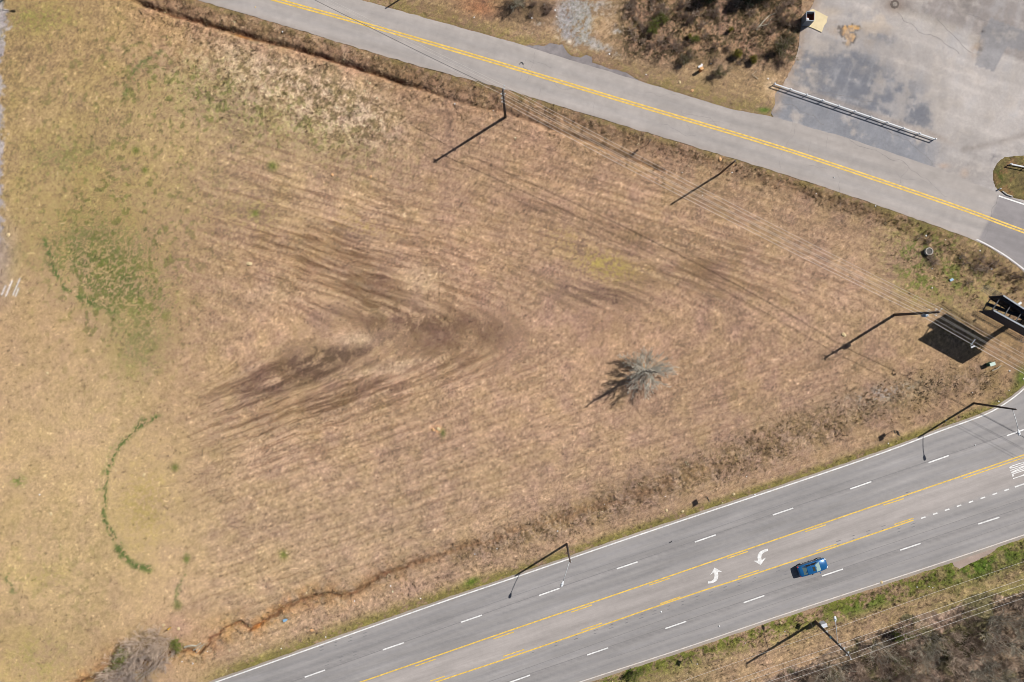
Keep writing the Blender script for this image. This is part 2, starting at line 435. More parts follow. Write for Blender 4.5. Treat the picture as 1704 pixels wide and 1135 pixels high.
    c = mix(c, (190, 152, 128), gb(px, py, 300, 1040, 40, 22, 0) * .6); c = mix(c, (128, 108, 94), gb(px, py, 236, 1096, 62, 34, -28) * .75 * sst(n_f + n_m * .5 + .3, 0, .5)); c = mix(c, (198, 150, 104), gb(px, py, 190, 1100, 34, 26, -40) * .6)  # shaded inside of the brush pile painted into the ground beneath it
    # darkish weedy band on the lower right of the field
    wb = dline(px, py, [(760, 925), (900, 880), (1000, 845), (1120, 800), (1300, 735), (1450, 675), (1560, 640), (1640, 630)])
    wm = np.exp(-(wb / np.interp(px, [700, 900, 1300, 1600], [10, 24, 38, 26])) ** 2)
    c = mix(c, (146, 120, 96), wm * .36 * sst(n_m * .8 + n_f + st1 + .25, 0, .4))
    c = mix(c, (112, 94, 66), wm * .6 * sst(n_f + n_m * .6, .03, .2))
    wk = (fbm(X / .75, Y / .75, 57, 3, .7) - .5) * 2
    c = mix(c, (92, 76, 52), np.clip(wm + band * .8, 0, 1) * sst(wk, .14, .4) * .45)
    c = mix(c, (196, 172, 146), wm * .35 * sst(-n_f - n_m, .06, .2))
    c = mix(c, (172, 162, 154), gb(px, py, 1470, 655, 70, 14, -12) * sst(n_f + n_m, .05, .2) * .8)
    # ditch floors themselves: darker brown
    c = mix(c, (108, 70, 46), np.exp(-(dline(px + n_m * 5, py + n_m * 5, DITCH1) / 2.6) ** 2) * .75 * sst(px, 180, 300) * (1 - .7 * sst(px, 620, 760)))
    c = mix(c, (132, 88, 58), np.exp(-(dline(px + n_m * 5, py + n_m * 5, DITCH2) / 2.4) ** 2) * .8 * (1 - .75 * sst(px, 600, 860)) * (1 - sst(px, 1000, 1150)))
    c = mix(c, (142, 112, 84), np.exp(-(dline(px + n_l * 10, py + n_l * 10, DITCH2) / 11) ** 2) * sst(px, 420, 560) * (1 - sst(px, 1100, 1250)) * .75 * sst(n_m + n_f * .6 + .25, 0, .4))
    c = mix(c, (172, 112, 48), gb(px, py, 403, 60, 14, 2.5, 15) * .9); c = mix(c, (186, 116, 54), gb(px, py, 428, 1043, 12, 3, -30) * .8)
    # highway verges: greenish
    v2b = np.exp(-((d2 - 34) / 15) ** 2) * (1 - sst(px, 850, 1000)) * sst(px, 420, 520)
    c = mix(c, (184, 152, 128), v2b * .5)
    v2 = np.exp(-(np.maximum(d2 - 8, 0) / np.interp(px, [300, 500, 900, 1200], [14, 15, 10, 8])) ** 2) * sst(px, 300, 420)
    c = mix(c, (128, 120, 64), v2 * .85 * sst(n_m + n_f * .6 + .6, 0, .6))
    c = mix(c, (96, 118, 40), gb(px, py, 785, 968, 12, 6, -20) * .9)
    d3 = dline(px, py, HW_B); south = py > np.interp(px, [0, 960, 1704, 2400], [1452, 1136, 890, 655])
    g3 = south * np.exp(-(np.maximum(d3 - 8, 0) / np.interp(px, [900, 1200, 1450, 1700], [16, 26, 42, 55])) ** 2)
    c = mix(c, (106, 112, 44), g3 * .9 * sst(n_m * 1.3 + n_f + .25, 0, .45))
    c = mix(c, (74, 104, 28), g3 * np.clip(gb(px, py, 1640, 950, 70, 26, -18) + gb(px, py, 1440, 1010, 60, 12, -20) * .8 + gb(px, py, 1055, 1120, 14, 10), 0, 1) * .9 * sst(n_m + .15, 0, .3))
    c = mix(c, (178, 148, 116), south * np.exp(-(dline(px, py, [(1100, 1150), (1280, 1090), (1450, 1030), (1600, 985), (1760, 935)]) / 15) ** 2) * .75 * sst(n_m + .4, 0, .5))
    wd_ = inpoly(px + n_l * 26, py + n_l * 26, WOODS)
    c = mix(c, (146, 124, 106), wd_ * .95); c = mix(c, (176, 150, 128), wd_ * sst(n_m + n_f, .0, .25) * .7); c = mix(c, (78, 84, 44), wd_ * sst(n_l, .06, .2) * .5)
    # north side of the upper road
    north = (py < np.interp(px, [p[0] for p in UP_N], [p[1] for p in UP_N])) & (px < 1335)
    c = mix(c, (128, 116, 70), north * np.exp(-(dline(px, py, UP_N) / 26) ** 2) * .7 * sst(n_m + n_f + .3, 0, .5))
    c = mix(c, (168, 116, 80), north * gb(px, py, 800, 12, 34, 16, 10) * .8)
    scrub = north * sst(px, 1010, 1060) * (1 - sst(py + 18 * n_l, 85, 115))
    c = mix(c, (140, 116, 94), scrub * .85); c = mix(c, (158, 124, 98), scrub * sst(n_f + n_m * .5, .04, .2) * .75); c = mix(c, (84, 72, 44), scrub * sst(-n_f - n_m, .05, .2) * .6)
    c = mix(c, (96, 78, 62), north * gb(px, py, 880, 15, 46, 22) * .85)
    gr = np.clip(gb(px, py, 955, 40, 32, 42, -10, 2) * 1.1 + gb(px, py, 1000, 78, 44, 12, 25) * .9 + gb(px, py, 985, 10, 50, 22) * .8 + gb(px, py, 1028, 50, 12, 10) + gb(px, py, 898, 38, 12, 6) * .8 + gb(px, py, 882, 54, 8, 5) * .6, 0, 1)
    c = mix(c, (166, 160, 156), north * gr * sst(gr + n_m * .7 + n_f * .9, .3, 1.0))
    c = mix(c, (240, 220, 196), gb(px, py, 948, 69, 5, 4))
    # island and lot side soil
    isl = inpoly(px, py, ISLAND)
    c = mix(c, (120, 108, 66), isl * .95); c = mix(c, (92, 100, 44), isl * gb(px, py, 1662, 292, 8, 12)); c = mix(c, (134, 100, 70), isl * sst(n_m, .05, .2) * .6)
    c = mix(c, (214, 184, 152), gb(px, py, 1283, 142, 9, 10)); c = mix(c, (210, 176, 140), gb(px, py, 1286, 158, 8, 6))
    c = mix(c, (92, 118, 46), gb(px, py, 1272, 183, 10, 4) * .9)
    # apex weeds
    ap = gb(px, py, 1590, 440, 110, 50, 25)
    c = mix(c, (104, 110, 54), np.clip(ap + gb(px, py, 1540, 450, 50, 45, 20), 0, 1) * .85 * sst(n_m * 1.2 + n_f, -.05, .35)); c = mix(c, (118, 92, 76), gb(px, py, 1640, 440, 60, 22, 20) * .8 * sst(n_m + .2, 0, .3))
    c = mix(c, (196, 164, 116), gb(px, py, 1650, 485, 34, 14) * .5); c = mix(c, (98, 78, 70), gb(px, py, 1548, 432, 10, 14, -30) * .8)
    c = mix(c, (100, 118, 48), gb(px, py, 1700, 628, 10, 16, 20) * .9)
    # gravel drive at the left edge
    lg = np.clip(sst(4 - px + n_m * 16 + 10 * np.exp(-((py - 20) / 60) ** 2), -3, 6), 0, 1) * (1 - sst(py, 380, 440))
    c = mix(c, (176, 166, 162), lg); lg2 = gb(px, py, 0, 430, 26, 60) * .7
    c = mix(c, (168, 150, 140), lg2)
    for x0, y0, x1, y1 in [(33, 464, 22, 490), (20, 468, 10, 492), (9, 476, 3, 490), (31, 480, 26, 492)]:
        c = mix(c, (232, 226, 224), np.exp(-(dline(px, py, [(x0, y0), (x1, y1)]) / 1.6) ** 2) * .9)
    # small dark holes and pale crumbs
    r = vn(X / .5, Y / .5, 33); c = mix(c, (96, 74, 54), sst(r, .955, .99) * .55)
    c = mix(c, (226, 198, 160), sst(vn(X / .45, Y / .45, 35), .955, .99) * .5)
    fl = vn(X / .24, Y / .24, 51) * .6 + vn(X / .4 + 3, Y / .4, 52) * .4
    c = mix(c, c * 1.28 + 8, sst(fl, .74, .86) * .6); c = mix(c, c * .66, sst(-fl, -.27, -.16) * .6)
    # general mottling
    soft = 1 - .45 * (1 - sst(px, 250, 450)) * sst(py, 200, 600)
    c = c * (1 + n_f * .24 * soft + n_m * .11 * soft + (n_g - .5) * .12)[..., None]
    hue = (fbm(X / 2.5, Y / 2.5, 44) - .5)[..., None] * np.array([6, 10, -8.])
    c = c + hue
    rough = np.clip(band + wm * .8 + np.exp(-(e1 / 26) ** 2) * inside1 + np.exp(-(e2 / 16) ** 2) * .8 + v2 * .3 + v2b * .6 + g3 * .6 + wd_ * 1. + scrub + ap * .8 + st * .5 + south * .25, 0, 1)
    greenm = np.clip(v2 + g3 + ap * .6, 0, 1)
    return np.clip(c, 12, 250), rough, d1, d2, greenm

c_g, rough_g, d1_g, d2_g, green_g = ground_colour(PX, PY, GX, GY)
near = (np.abs(GX) < 130) & (np.abs(GY) < 100)
far_c = np.array([150, 128, 92.])
fm = sst(np.maximum(np.abs(GX) - 95, np.abs(GY) - 65), 0, 40)
c_g = c_g * (1 - fm[..., None]) + far_c * (1 + (fbm(GX / 40, GY / 40, 50) - .5) * .5)[..., None] * fm[..., None]
GZ = (fbm(GX / .42, GY / .42, 3, 3, .7) - .5) * (.05 + .34 * rough_g) + (fbm(GX / 1.5, GY / 1.5, 8, 2) - .5) * (.06 + .22 * rough_g)
jg = (fbm(GX / 1.2, GY / 1.2, 60) - .5) * 7
GZ -= np.exp(-(dline(PX + jg, PY + jg, DITCH1) / 5.0) ** 2) * (.75 * sst(PX, 150, 250) * (1 - .55 * sst(PX, 650, 760)))
GZ -= np.exp(-(dline(PX + jg, PY + jg, DITCH2) / 3.6) ** 2) * (.5 * (1 - .8 * sst(PX, 600, 800)) * (1 - sst(PX, 1000, 1100)))
# the mown furrows are drawn by colour alone, without relief
GZ = GZ.astype(np.float64)
BRK = [(868, 78), (895, 76), (905, 78), (914, 72), (936, 74), (944, 88), (952, 94), (966, 96), (976, 90), (985, 95), (986, 104), (1010, 113), (1040, 120), (1068, 136), (1060, 145), (960, 112)]
APR = [(1575, 940), (1584, 934), (1588, 942), (1597, 947), (1622, 934), (1648, 922), (1662, 910), (1660, 902)]
hard = [up_poly, hw_poly, lot_poly, BRK, APR]
pm = np.zeros(PX.shape, dtype=bool)
for q in hard: pm |= inpoly(PX, PY, q)
pm &= ~inpoly(PX, PY, ISLAND)
dd = np.minimum(np.minimum(dline(PX, PY, UP_S), dline(PX, PY, UP_N)), np.minimum(dline(PX, PY, HW_Ta), dline(PX, PY, HW_Ba)))
dd = np.minimum(dd, dline(PX, PY, LOT_EDGE_L))
dd = np.where(pm, 0, dd)
blend = sst(dd, 0, 9)
GZ = GZ * blend - (1 - blend) * 0.0
GZ = np.where(pm, -0.08, GZ + .0)
GZ = np.where(near, GZ, -.08)
isl_g = inpoly(PX, PY, ISLAND)
GZ = np.where(isl_g, .09 + (fbm(GX / .5, GY / .5, 3) - .5) * .06, GZ)
nyy, nxx = GX.shape
idx = np.arange(nyy * nxx).reshape(nyy, nxx)
fc = np.stack([idx[:-1, :-1], idx[:-1, 1:], idx[1:, 1:], idx[1:, :-1]], -1).reshape(-1, 4)
ground_mat = attr_mat("dry_grass_ground", [(9, 9, .62, 4), (2.6, 2.6, .16, 4), (.5, .5, .06, 3)], bump=.5, bscale=13, bdist=.045)
g = np_mesh("ground", np.stack([GX, GY, GZ], -1).reshape(-1, 3), fc, ground_mat, col=(lin(c_g) / K).reshape(-1, 3))
tag(g, kind="structure")

# ------------------------------------------------------------------ asphalt
def resample(pts, n):
    pts = np.array(pts, float); seg = np.hypot(*(pts[1:] - pts[:-1]).T); s = np.concatenate([[0], np.cumsum(seg)])
    t = np.linspace(0, s[-1], n)
    # smooth with Catmull-like: linear then box filter
    x = np.interp(t, s, pts[:, 0]); y = np.interp(t, s, pts[:, 1])
    return x, y
def smooth_poly(pts, it=2):
    for _ in range(it):
        q = [pts[0]]
        for a, b in zip(pts[:-1], pts[1:]):
            q += [(a[0] * .75 + b[0] * .25, a[1] * .75 + b[1] * .25), (a[0] * .25 + b[0] * .75, a[1] * .25 + b[1] * .75)]
        q.append(pts[-1]); pts = q
    return pts
def world_poly(pts, step, jit, seed, closed=True):
    """pixel polygon -> dense jittered world outline"""
    out = []
    n = len(pts)
    for i in range(n if closed else n - 1):
        a = P(*pts[i]); b = P(*pts[(i + 1) % n]); L = (b - a).length; m = max(1, int(L / step))
        for k in range(m):
            p = a.lerp(b, k / m)
            nx_, ny_ = -(b - a).y / L, (b - a).x / L
            j = (float(fbm(np.array([p.x / 1.1]), np.array([p.y / 1.1]), seed, 3, .7)[0]) - .5) * 2 * jit
            out.append((p.x + nx_ * j, p.y + ny_ * j))
    return out
def patch(name, outline, z, step, material, colf, uvf=None, holes=()):
    """flat sheet with a triangulated grid inside an outline; colour per vertex from colf(px,py,X,Y)"""
    A = np.array(outline)
    xs = np.arange(A[:, 0].min(), A[:, 0].max(), step); ys = np.arange(A[:, 1].min(), A[:, 1].max(), step)
    xs = xs[(xs > -115) & (xs < 120)]; ys = ys[(ys > -85) & (ys < 85)]
    XX, YY = np.meshgrid(xs, ys)
    XX = XX + (np.arange(XX.shape[0]) % 2)[:, None] * step * .5
    ins = inpoly(XX, YY, outline)
    for h in holes: ins &= ~inpoly(XX, YY, h)
    pts = list(zip(XX[ins].tolist(), YY[ins].tolist()))
    vs = [Vector(p) for p in outline]; edges = []; o = 0
    edges += [(i, (i + 1) % len(outline)) for i in range(len(outline))]; o = len(outline)
    for h in holes:
        vs += [Vector(p) for p in h]; edges += [(o + i, o + (i + 1) % len(h)) for i in range(len(h))]; o += len(h)
    vs += [Vector(p) for p in pts]
    r = delaunay_2d_cdt(vs, edges, [], 0, 1e-5)
    V = np.array([(v.x, v.y) for v in r[0]]); T = np.array([f for f in r[2] if len(f) == 3])
    cx = V[T].mean(1); ok = inpoly(cx[:, 0], cx[:, 1], outline)
    for h in holes: ok &= ~inpoly(cx[:, 0], cx[:, 1], h)
    T = T[ok]
    a = V[T[:, 0]]; b = V[T[:, 1]]; c_ = V[T[:, 2]]
    fl = ((b - a)[:, 0] * (c_ - a)[:, 1] - (b - a)[:, 1] * (c_ - a)[:, 0]) < 0
    T[fl] = T[fl][:, ::-1]
    px, py = to_px(V[:, 0], V[:, 1])
    cc = colf(px, py, V[:, 0], V[:, 1])
    uv = uvf(px, py, V[:, 0], V[:, 1]) if uvf else None
    o_ = np_mesh(name, np.column_stack([V, np.full(len(V), z)]), T, material, col=lin(np.clip(cc, 5, 250)) / K, uv=uv)
    return tag(o_, kind="structure")

TH = math.radians(18.8)   # highway direction
def uv_hw(px, py, X, Y): return np.column_stack([X * math.cos(TH) + Y * math.sin(TH), -X * math.sin(TH) + Y * math.cos(TH)])
TU = math.radians(-16.3)
def uv_up(px, py, X, Y): return np.column_stack([X * math.cos(TU) + Y * math.sin(TU), -X * math.sin(TU) + Y * math.cos(TU)])
def col_hw(px, py, X, Y):
    c = np.tile(np.array([165., 160., 158.]), (len(px), 1))
    y1 = np.interp(px, [p[0] for p in HW_Y1], [p[1] for p in HW_Y1]); yt = np.interp(px, [p[0] for p in HW_T], [p[1] for p in HW_T]); yb = np.interp(px, [p[0] for p in HW_B], [p[1] for p in HW_B])
    y2 = y1 + 46.5
    turn = sst(py, y1 - 1, y1 + 3) * (1 - sst(py, y2 - 3, y2 + 1))
    c = mix(c, (183, 174, 169), turn * .9)
    f1 = (py - yt) / (y1 - yt)                       # 0..1 through the two upper lanes
    f2 = (py - y2) / (yb - y2)
    seam = np.exp(-((f1 - .49) / .03) ** 2) + np.exp(-((f2 - .50) / .03) ** 2)
    c = mix(c, (134, 130, 131), seam * .5)
    tr = sum(np.exp(-((f1 - a) / .035) ** 2) for a in (.18, .34, .62, .8)) + sum(np.exp(-((f2 - a) / .04) ** 2) for a in (.18, .36, .66, .84))
    c = mix(c, (146, 143, 145), tr * .5)
    u = uv_hw(px, py, X, Y); n = fbm(u[:, 0] / 14, u[:, 1] / .9, 70, 4) - .5; nl = fbm(X / 12, Y / 12, 72) - .5
    edge = np.clip((py > yb) * 1.0 + (py < yt) * 1.0, 0, 1)
    c = mix(c, (178, 164, 150), edge * .8)
    n2 = fbm(u[:, 0] / 3.5, u[:, 1] / .5, 71, 4, .65) - .5
    return c * (1 + n * .20 + n2 * .10 + nl * .10)[:, None]
def col_up(px, py, X, Y):
    c = np.tile(np.array([184., 175., 169.]), (len(px), 1))
    u = uv_up(px, py, X, Y); n = fbm(u[:, 0] / 10, u[:, 1] / 1.0, 75, 4) - .5; nl = fbm(X / 7, Y / 7, 77) - .5
    yy = np.interp(px, [p[0] for p in UP_Y], [p[1] for p in UP_Y])
    c = mix(c, (162, 157, 156), np.exp(-((py - yy - 22) / 5) ** 2) * .35 + np.exp(-((py - yy - 38) / 4) ** 2) * .3 + np.exp(-((py - yy + 20) / 6) ** 2) * .3)
    newer = sst(px + .62 * (py - 326) * -1 * 0 + (py - 326) * .45, 1660, 1664)
    c = mix(c, (150, 144, 145), newer * .9)
    dn = dline(px, py, UP_N); c = mix(c, (188, 178, 170), np.exp(-(dn / 2.5) ** 2) * .6 * (px < 1200))
    ds = dline(px, py, UP_S); c = mix(c, (186, 170, 158), np.exp(-(ds / 4) ** 2) * .6)
    n2 = fbm(X / .9, Y / .9, 78, 4, .65) - .5
    return c * (1 + n * .16 + n2 * .10 + nl * .10)[:, None]
def col_lot(px, py, X, Y):
    c = np.tile(np.array([178., 170., 166.]), (len(px), 1))
    nl = (fbm(X / 2.6, Y / 2.6, 80, 5, .6) - .5) * 1.7; nm = (fbm(X / .9, Y / .9, 84, 4, .65) - .5) * 1.3; nb = fbm(X / 7, Y / 7, 86) - .5
    us = X * math.cos(TU) + Y * math.sin(TU); vs_ = -X * math.sin(TU) + Y * math.cos(TU)
    sk = (fbm(us / 9, vs_ / .9, 88, 4, .6) - .5) * 2; sk2 = (fbm(us / 1.2, vs_ / 7, 89, 4, .6) - .5) * 2
    c = mix(c, (202, 193, 187), np.clip(gb(px, py, 1600, 180, 130, 75, 10) + gb(px, py, 1540, 60, 80, 28, 20) + gb(px, py, 1690, 110, 30, 40), 0, 1) * .8)
    c = mix(c, (156, 146, 142), sst(-(py - (12 + .42 * (px - 1480))), 0, 6) * sst(px, 1470, 1490) * .75)          # browner strip at the top
    c = mix(c, (204, 194, 182), np.exp(-(dline(px, py, [(1490, 18), (1530, 28), (1590, 50), (1625, 66)]) / 9) ** 2) * .5)
    wide = np.clip(gb(px, py, 1400, 135, 125, 62, 20, 2.5) + gb(px, py, 1500, 165, 80, 50, 24, 2) * .8, 0, 1)
    c = mix(c, (150, 148, 152), wide * .75 * sst(wide + sk * .5 + sk2 * .4 + nl * .6, .1, .9))
    dk = np.clip(gb(px, py, 1395, 122, 115, 50, 20, 2) * 1.35 + gb(px, py, 1475, 170, 105, 34, 24, 2) * 1.1 + gb(px, py, 1450, 60, 40, 20) * .35 + gb(px, py, 1420, 25, 30, 12) * .6 + gb(px, py, 1470, 65, 45, 15, 20) * .6, 0, 1)
    c = mix(c, (128, 129, 137), dk * sst(dk + nl * 1.3 + nm * .6 + sk * .5 + sk2 * .3, .2, .95) * .95)
    c = mix(c, (172, 168, 168), sst(sk2 + nm * .5, .15, .5) * .4); c = mix(c, (210, 200, 192), sst(sk + nm * .4, .1, .45) * .35)
    # apron between fence and road
    ya = np.interp(px, [1287, 1420, 1555, 1620], [140, 186, 232, 262]); yr = np.interp(px, [1283, 1404, 1558, 1662], [190, 228, 279, 322])
    apn = sst(py, ya - 2, ya + 5) * (1 - sst(py, yr, yr + 6)) * (1 - sst(px, 1520, 1590))
    c = mix(c, (139, 140, 147), apn * .9 * sst(nl + nb + .35, 0, .3))
    c = mix(c, (164, 150, 140), np.exp(-((py - ya + 7) / 5) ** 2) * (1 - sst(px, 1560, 1600)) * .6)
    # repaired rectangle at right
    R1 = [(1648, 30), (1690, 46), (1704, 50), (1900, 110), (1900, 130), (1704, 86), (1675, 78), (1654, 120), (1622, 108), (1632, 55)]
    c = mix(c, (152, 149, 151), inpoly(px, py, R1) * .85)
    c = mix(c, (158, 134, 112), gb(px, py, 1625, 80, 8, 16, 25) * .6 * sst(nm + .2, 0, .3))
    c = mix(c, (60, 56, 56), gb(px, py, 1632, 82, 3, 2.4) * .9 + gb(px, py, 1636, 52, 3, 2, -40) * .7)
    c = mix(c, (206, 168, 128), gb(px, py, 1330, 165, 0.1, .1) + np.clip(nl - .1, 0, 1) * 1.2 * gb(px, py, 1400, 60, 80, 30))
    # crumbling holes with orange dirt
    hx = px + (fbm(X / .8, Y / .8, 93, 3, .6) - .5) * 13; hy = py + (fbm(X / .6, Y / .6, 94, 3, .6) - .5) * 9
    hole = np.clip(gb(hx, hy, 1416, 46, 18, 5.5, 4) + gb(hx, hy, 1410, 58, 11, 4.5, 14) * .95 + gb(hx, hy, 1414, 66, 9, 3.5, 24) * .9 + gb(hx, hy, 1407, 73, 8, 3, 0) * .8, 0, 1)
    c = mix(c, (92, 84, 80), sst(hole + nm * .8, .12, .3) * sst(hole, .04, .2) * .8)
    c = mix(c, (216, 172, 122), sst(hole + nm * .5, .42, .6)); c = mix(c, (226, 166, 80), gb(hx, hy, 1420, 45, 11, 2.4, 3) * .8)
    c = mix(c, (120, 92, 74), sst(hole, .5, .8) * sst(nm, .06, .18) * .8)
    c = mix(c, (206, 186, 164), gb(px, py, 1455, 40, 34, 26, -20) * .6 * sst(nl + nm + .3, 0, .6) + gb(px, py, 1350, 110, 24, 50, 15) * .4 * sst(nm + .2, 0, .4) + gb(px, py, 1380, 20, 26, 8) * .5)
    # stained corner by the island
    c = mix(c, (112, 108, 112), gb(px, py, 1655, 262, 9, 5, -25) * .8 * sst(nm + .25, 0, .3)); c = mix(c, (150, 140, 134), np.exp(-(dline(px, py, [(1605, 248), (1650, 240), (1704, 225)]) / 5) ** 2) * .5)
    c = mix(c, (204, 176, 156), gb(px, py, 1605, 288, 6, 7) * .8 + gb(px, py, 1570, 276, 9, 4) * .7)
    c = mix(c, (170, 146, 126), np.exp(-(dline(px, py, LOT_EDGE_L) / 12) ** 2) * .7 * sst(nm + .3, 0, .4))
    c = mix(c, (120, 92, 74), gb(px, py, 1488, 10, 18, 12) * .4)
    c = mix(c, (156, 153, 154), sst(nl + nm * .4, .15, .6) * .3); c = mix(c, (206, 194, 184), sst(-nl + nm * .6, .08, .35) * .4)
    return c * (1 + nl * .07 + nm * .08 + sk * .05 + sk2 * .05 + nb * .16)[:, None]

asph_hw = attr_mat("highway_asphalt", [(14, 14, .10, 3), (.14, 2.2, .09, 4), (.5, 6, .05, 3)], rough=.85, spec=.25, bump=.15, bscale=30, bdist=.01, coord='UV')
asph_up = attr_mat("road_asphalt", [(14, 14, .10, 3), (.2, 2.0, .06, 4), (1.3, 1.3, .05, 4)], rough=.88, spec=.25, bump=.2, bscale=30, bdist=.01, coord='UV')
asph_lot = attr_mat("lot_asphalt", [(12, 12, .14, 4), (2.5, 2.5, .10, 5)], rough=.9, spec=.2, bump=.3, bscale=20, bdist=.015)
isl_w = world_poly(smooth_poly(ISLAND, 1), .8, .08, 91)
lotp = world_poly(LOT_EDGE_L, .5, .35, 90, False) + [tuple(P(*p)[:2]) for p in [(1375, -110), (2300, -110), (2300, 540), (1900, 420), (1704, 345), (1662, 330), (1558, 287), (1404, 236), (1290, 200)]]
patch("parking_lot", lotp, .022, .30, asph_lot, col_lot, holes=[isl_w])
upw = world_poly(smooth_poly(UP_S, 1), .5, .16, 92, False) + [tuple(P(*p)[:2]) for p in [(1745, 492), (1790, 560), (2300, 640)]] + world_poly(UP_N[::-1], .5, .10, 93, False)
patch("side_road", upw, .030, .45, asph_up, col_up, uv_up)
hww = world_poly(smooth_poly(HW_Ta, 1), .5, .10, 94, False) + [tuple(P(*p)[:2]) for p in [(1755, 600), (1850, 560), (2400, 380)]] + world_poly(HW_Ba[::-1], .5, .12, 95, False)
patch("highway", hww, .026, .40, asph_hw, col_hw, uv_hw)
# broken old asphalt along the north edge of the side road
def col_brk(px, py, X, Y):
    c = np.tile(np.array([148., 140., 140.]), (len(px), 1)); return c * (1 + (fbm(X / .7, Y / .7, 97) - .5) * .3)[:, None]
patch("broken_road_edge", world_poly(BRK, .4, .22, 96), .016, .3, asph_lot, col_brk)
patch("side_drive_apron", world_poly(APR, .4, .18, 98), .016, .3, asph_lot,
      lambda px, py, X, Y: np.tile(np.array([178., 158., 146.]), (len(px), 1)) * (1 + (fbm(X, Y, 99) - .5) * .2)[:, None])

# ------------------------------------------------------------------ painted markings
paint_w = mat("white_road_paint", alb((246, 244, 242)), .7, nscale=2.2, namt=.22)
paint_w2 = mat("worn_white_paint", alb((226, 216, 208)), .8, nscale=2, namt=.18)
paint_y = mat("yellow_road_paint", alb((242, 200, 96)), .7, nscale=2.0, namt=.24)
seal = mat("dark_sealant", alb((136, 130, 130)), .7, nscale=2, namt=.2)
seal2 = mat("tar_smudge", alb((136, 133, 135)), .8, nscale=3, namt=.15)
def stripe(name, pts, w, z, m, smooth_=0):
    if smooth_: pts = smooth_poly(pts, smooth_)
    w3 = [P(x, y, z) for x, y in pts]; v = []; f = []
    for i, p in enumerate(w3):
        a = w3[max(i - 1, 0)]; b = w3[min(i + 1, len(w3) - 1)]; t = (b - a).normalized(); n_ = Vector((-t.y, t.x, 0)) * w / 2
        v += [p + n_, p - n_]
        if i: f.append((2 * i - 2, 2 * i - 1, 2 * i + 1, 2 * i))
    o = MB().add(v, f).build(name, m)
    return tag(o, kind="structure")
ZM = .036
stripe("edge_line", HW_T, .17, ZM, paint_w, 2)
stripe("edge_line", HW_B, .15, ZM, paint_w2, 2)
stripe("centre_line", HW_Y1, .19, ZM, paint_y, 1)
stripe("centre_line", HW_Y2, .19, ZM, paint_y, 1)
for a, b in [((690.6, 1108), (725, 1096)), ((821, 1062.5), (855, 1051)), ((950.5, 1018), (985, 1006)), ((1080.4, 973), (1114.6, 961.6)), ((1210, 928.5), (1244.5, 917)), ((1340, 884), (1374.5, 872.5)), ((1470, 840), (1504, 829)), ((1603, 795.5), (1900, 693)),
             ((716, 1134), (740, 1126)), ((837, 1093), (872, 1081.5)), ((967, 1049.5), (1001.7, 1037.5)), ((1098, 1005.5), (1132, 993.8)), ((1228.5, 961), (1262.6, 949.5)), ((1358, 917.5), (1392.6, 906)), ((1488, 873.5), (1520, 863))]:
    k_ = .7 if a[1] < np.interp(a[0], [p[0] for p in HW_Y1], [p[1] for p in HW_Y1]) + 20 else -.7
    stripe("centre_dash", [(a[0], a[1] + k_), (b[0], b[1] + k_)], .15, ZM + .0, paint_y)
for a, b in [((377, 1173), (411, 1161)), ((507, 1127), (541, 1115)), ((637, 1081.5), (672, 1069.5)), ((767, 1035.6), (802, 1023.6)), ((897, 991), (931, 979)), ((1026.5, 946.5), (1061, 935)), ((1156.4, 902), (1191, 890)), ((1286, 857), (1320, 845.5)), ((1415, 813.6), (1450, 801.5)), ((1545, 770), (1579, 758)), ((1675.5, 725), (1709, 713)),
             ((847, 1136), (882, 1123.5)), ((977, 1090), (1012, 1078)), ((1107, 1046), (1142, 1034)), ((1237.5, 1003), (1272, 991)), ((1367.5, 958.6), (1402.6, 947)), ((1498, 915.5), (1532, 904.3)), ((1628, 872), (1663, 860.8)), ((1758, 828), (1793, 816))]:
    stripe("lane_dash", [a, b], .19, ZM, paint_w)
for i in range(8):
    x = 1532.5 + i * 19.85; y = 862.7 - i * 6.6
    stripe("lane_dot", [(x, y), (x + 7.6, y - 2.5)], .19, ZM, paint_w)
stripe("turn_lane_line", [(1688.6, 810.5), (1704, 805.3), (1900, 740)], .19, ZM, paint_w)
stripe("edge_line", [(1625, 398), (1645, 408), (1672, 424), (1690, 437), (1704, 448), (1722, 464)], .16, ZM + .004, paint_w, 1)
stripe("edge_line", [(1662, 326), (1704, 340), (1900, 402)], .2, ZM + .004, paint_w)
stripe("centre_line", offs(UP_Y, -2.1), .23, ZM + .004, paint_y, 2)
stripe("centre_line", offs(UP_Y, 2.1), .23, ZM + .004, paint_y, 2)
def outline_px(name, pts, m, z=ZM):
    from mathutils.geometry import tessellate_polygon
    V3 = [P(x, y, z) for x, y in pts]; T3 = []
    for a_, b_, c_ in tessellate_polygon([V3]):
        if (V3[b_] - V3[a_]).cross(V3[c_] - V3[a_]).z < 0: b_, c_ = c_, b_
        T3.append((a_, b_, c_))
    d = bpy.data.meshes.new(name); d.from_pydata([tuple(v) for v in V3], [], T3); d.materials.append(m)
    o = bpy.data.objects.new(name, d); COL.objects.link(o); return tag(o, kind="structure")
ar1 = [(205,880),(262,876),(300,850),(322,815),(330,765),(320,712),(285,730),(240,770),(290,690),(330,618),(395,655),(472,700),(392,705),(402,770),(392,830),(365,870),(310,903),(260,915),(205,922)]
ar2 = [(1335,262),(1285,272),(1220,298),(1170,335),(1145,385),(1140,430),(1150,487),(1068,490),(1130,528),(1200,572),(1250,500),(1300,432),(1255,450),(1220,482),(1212,430),(1222,380),(1248,345),(1290,320),(1342,303)]
for a_ in (ar1, ar2):
    outline_px("turn_arrow", [(1160 + x / 11.35, 890 + y / 11.35) for x, y in a_], paint_w)
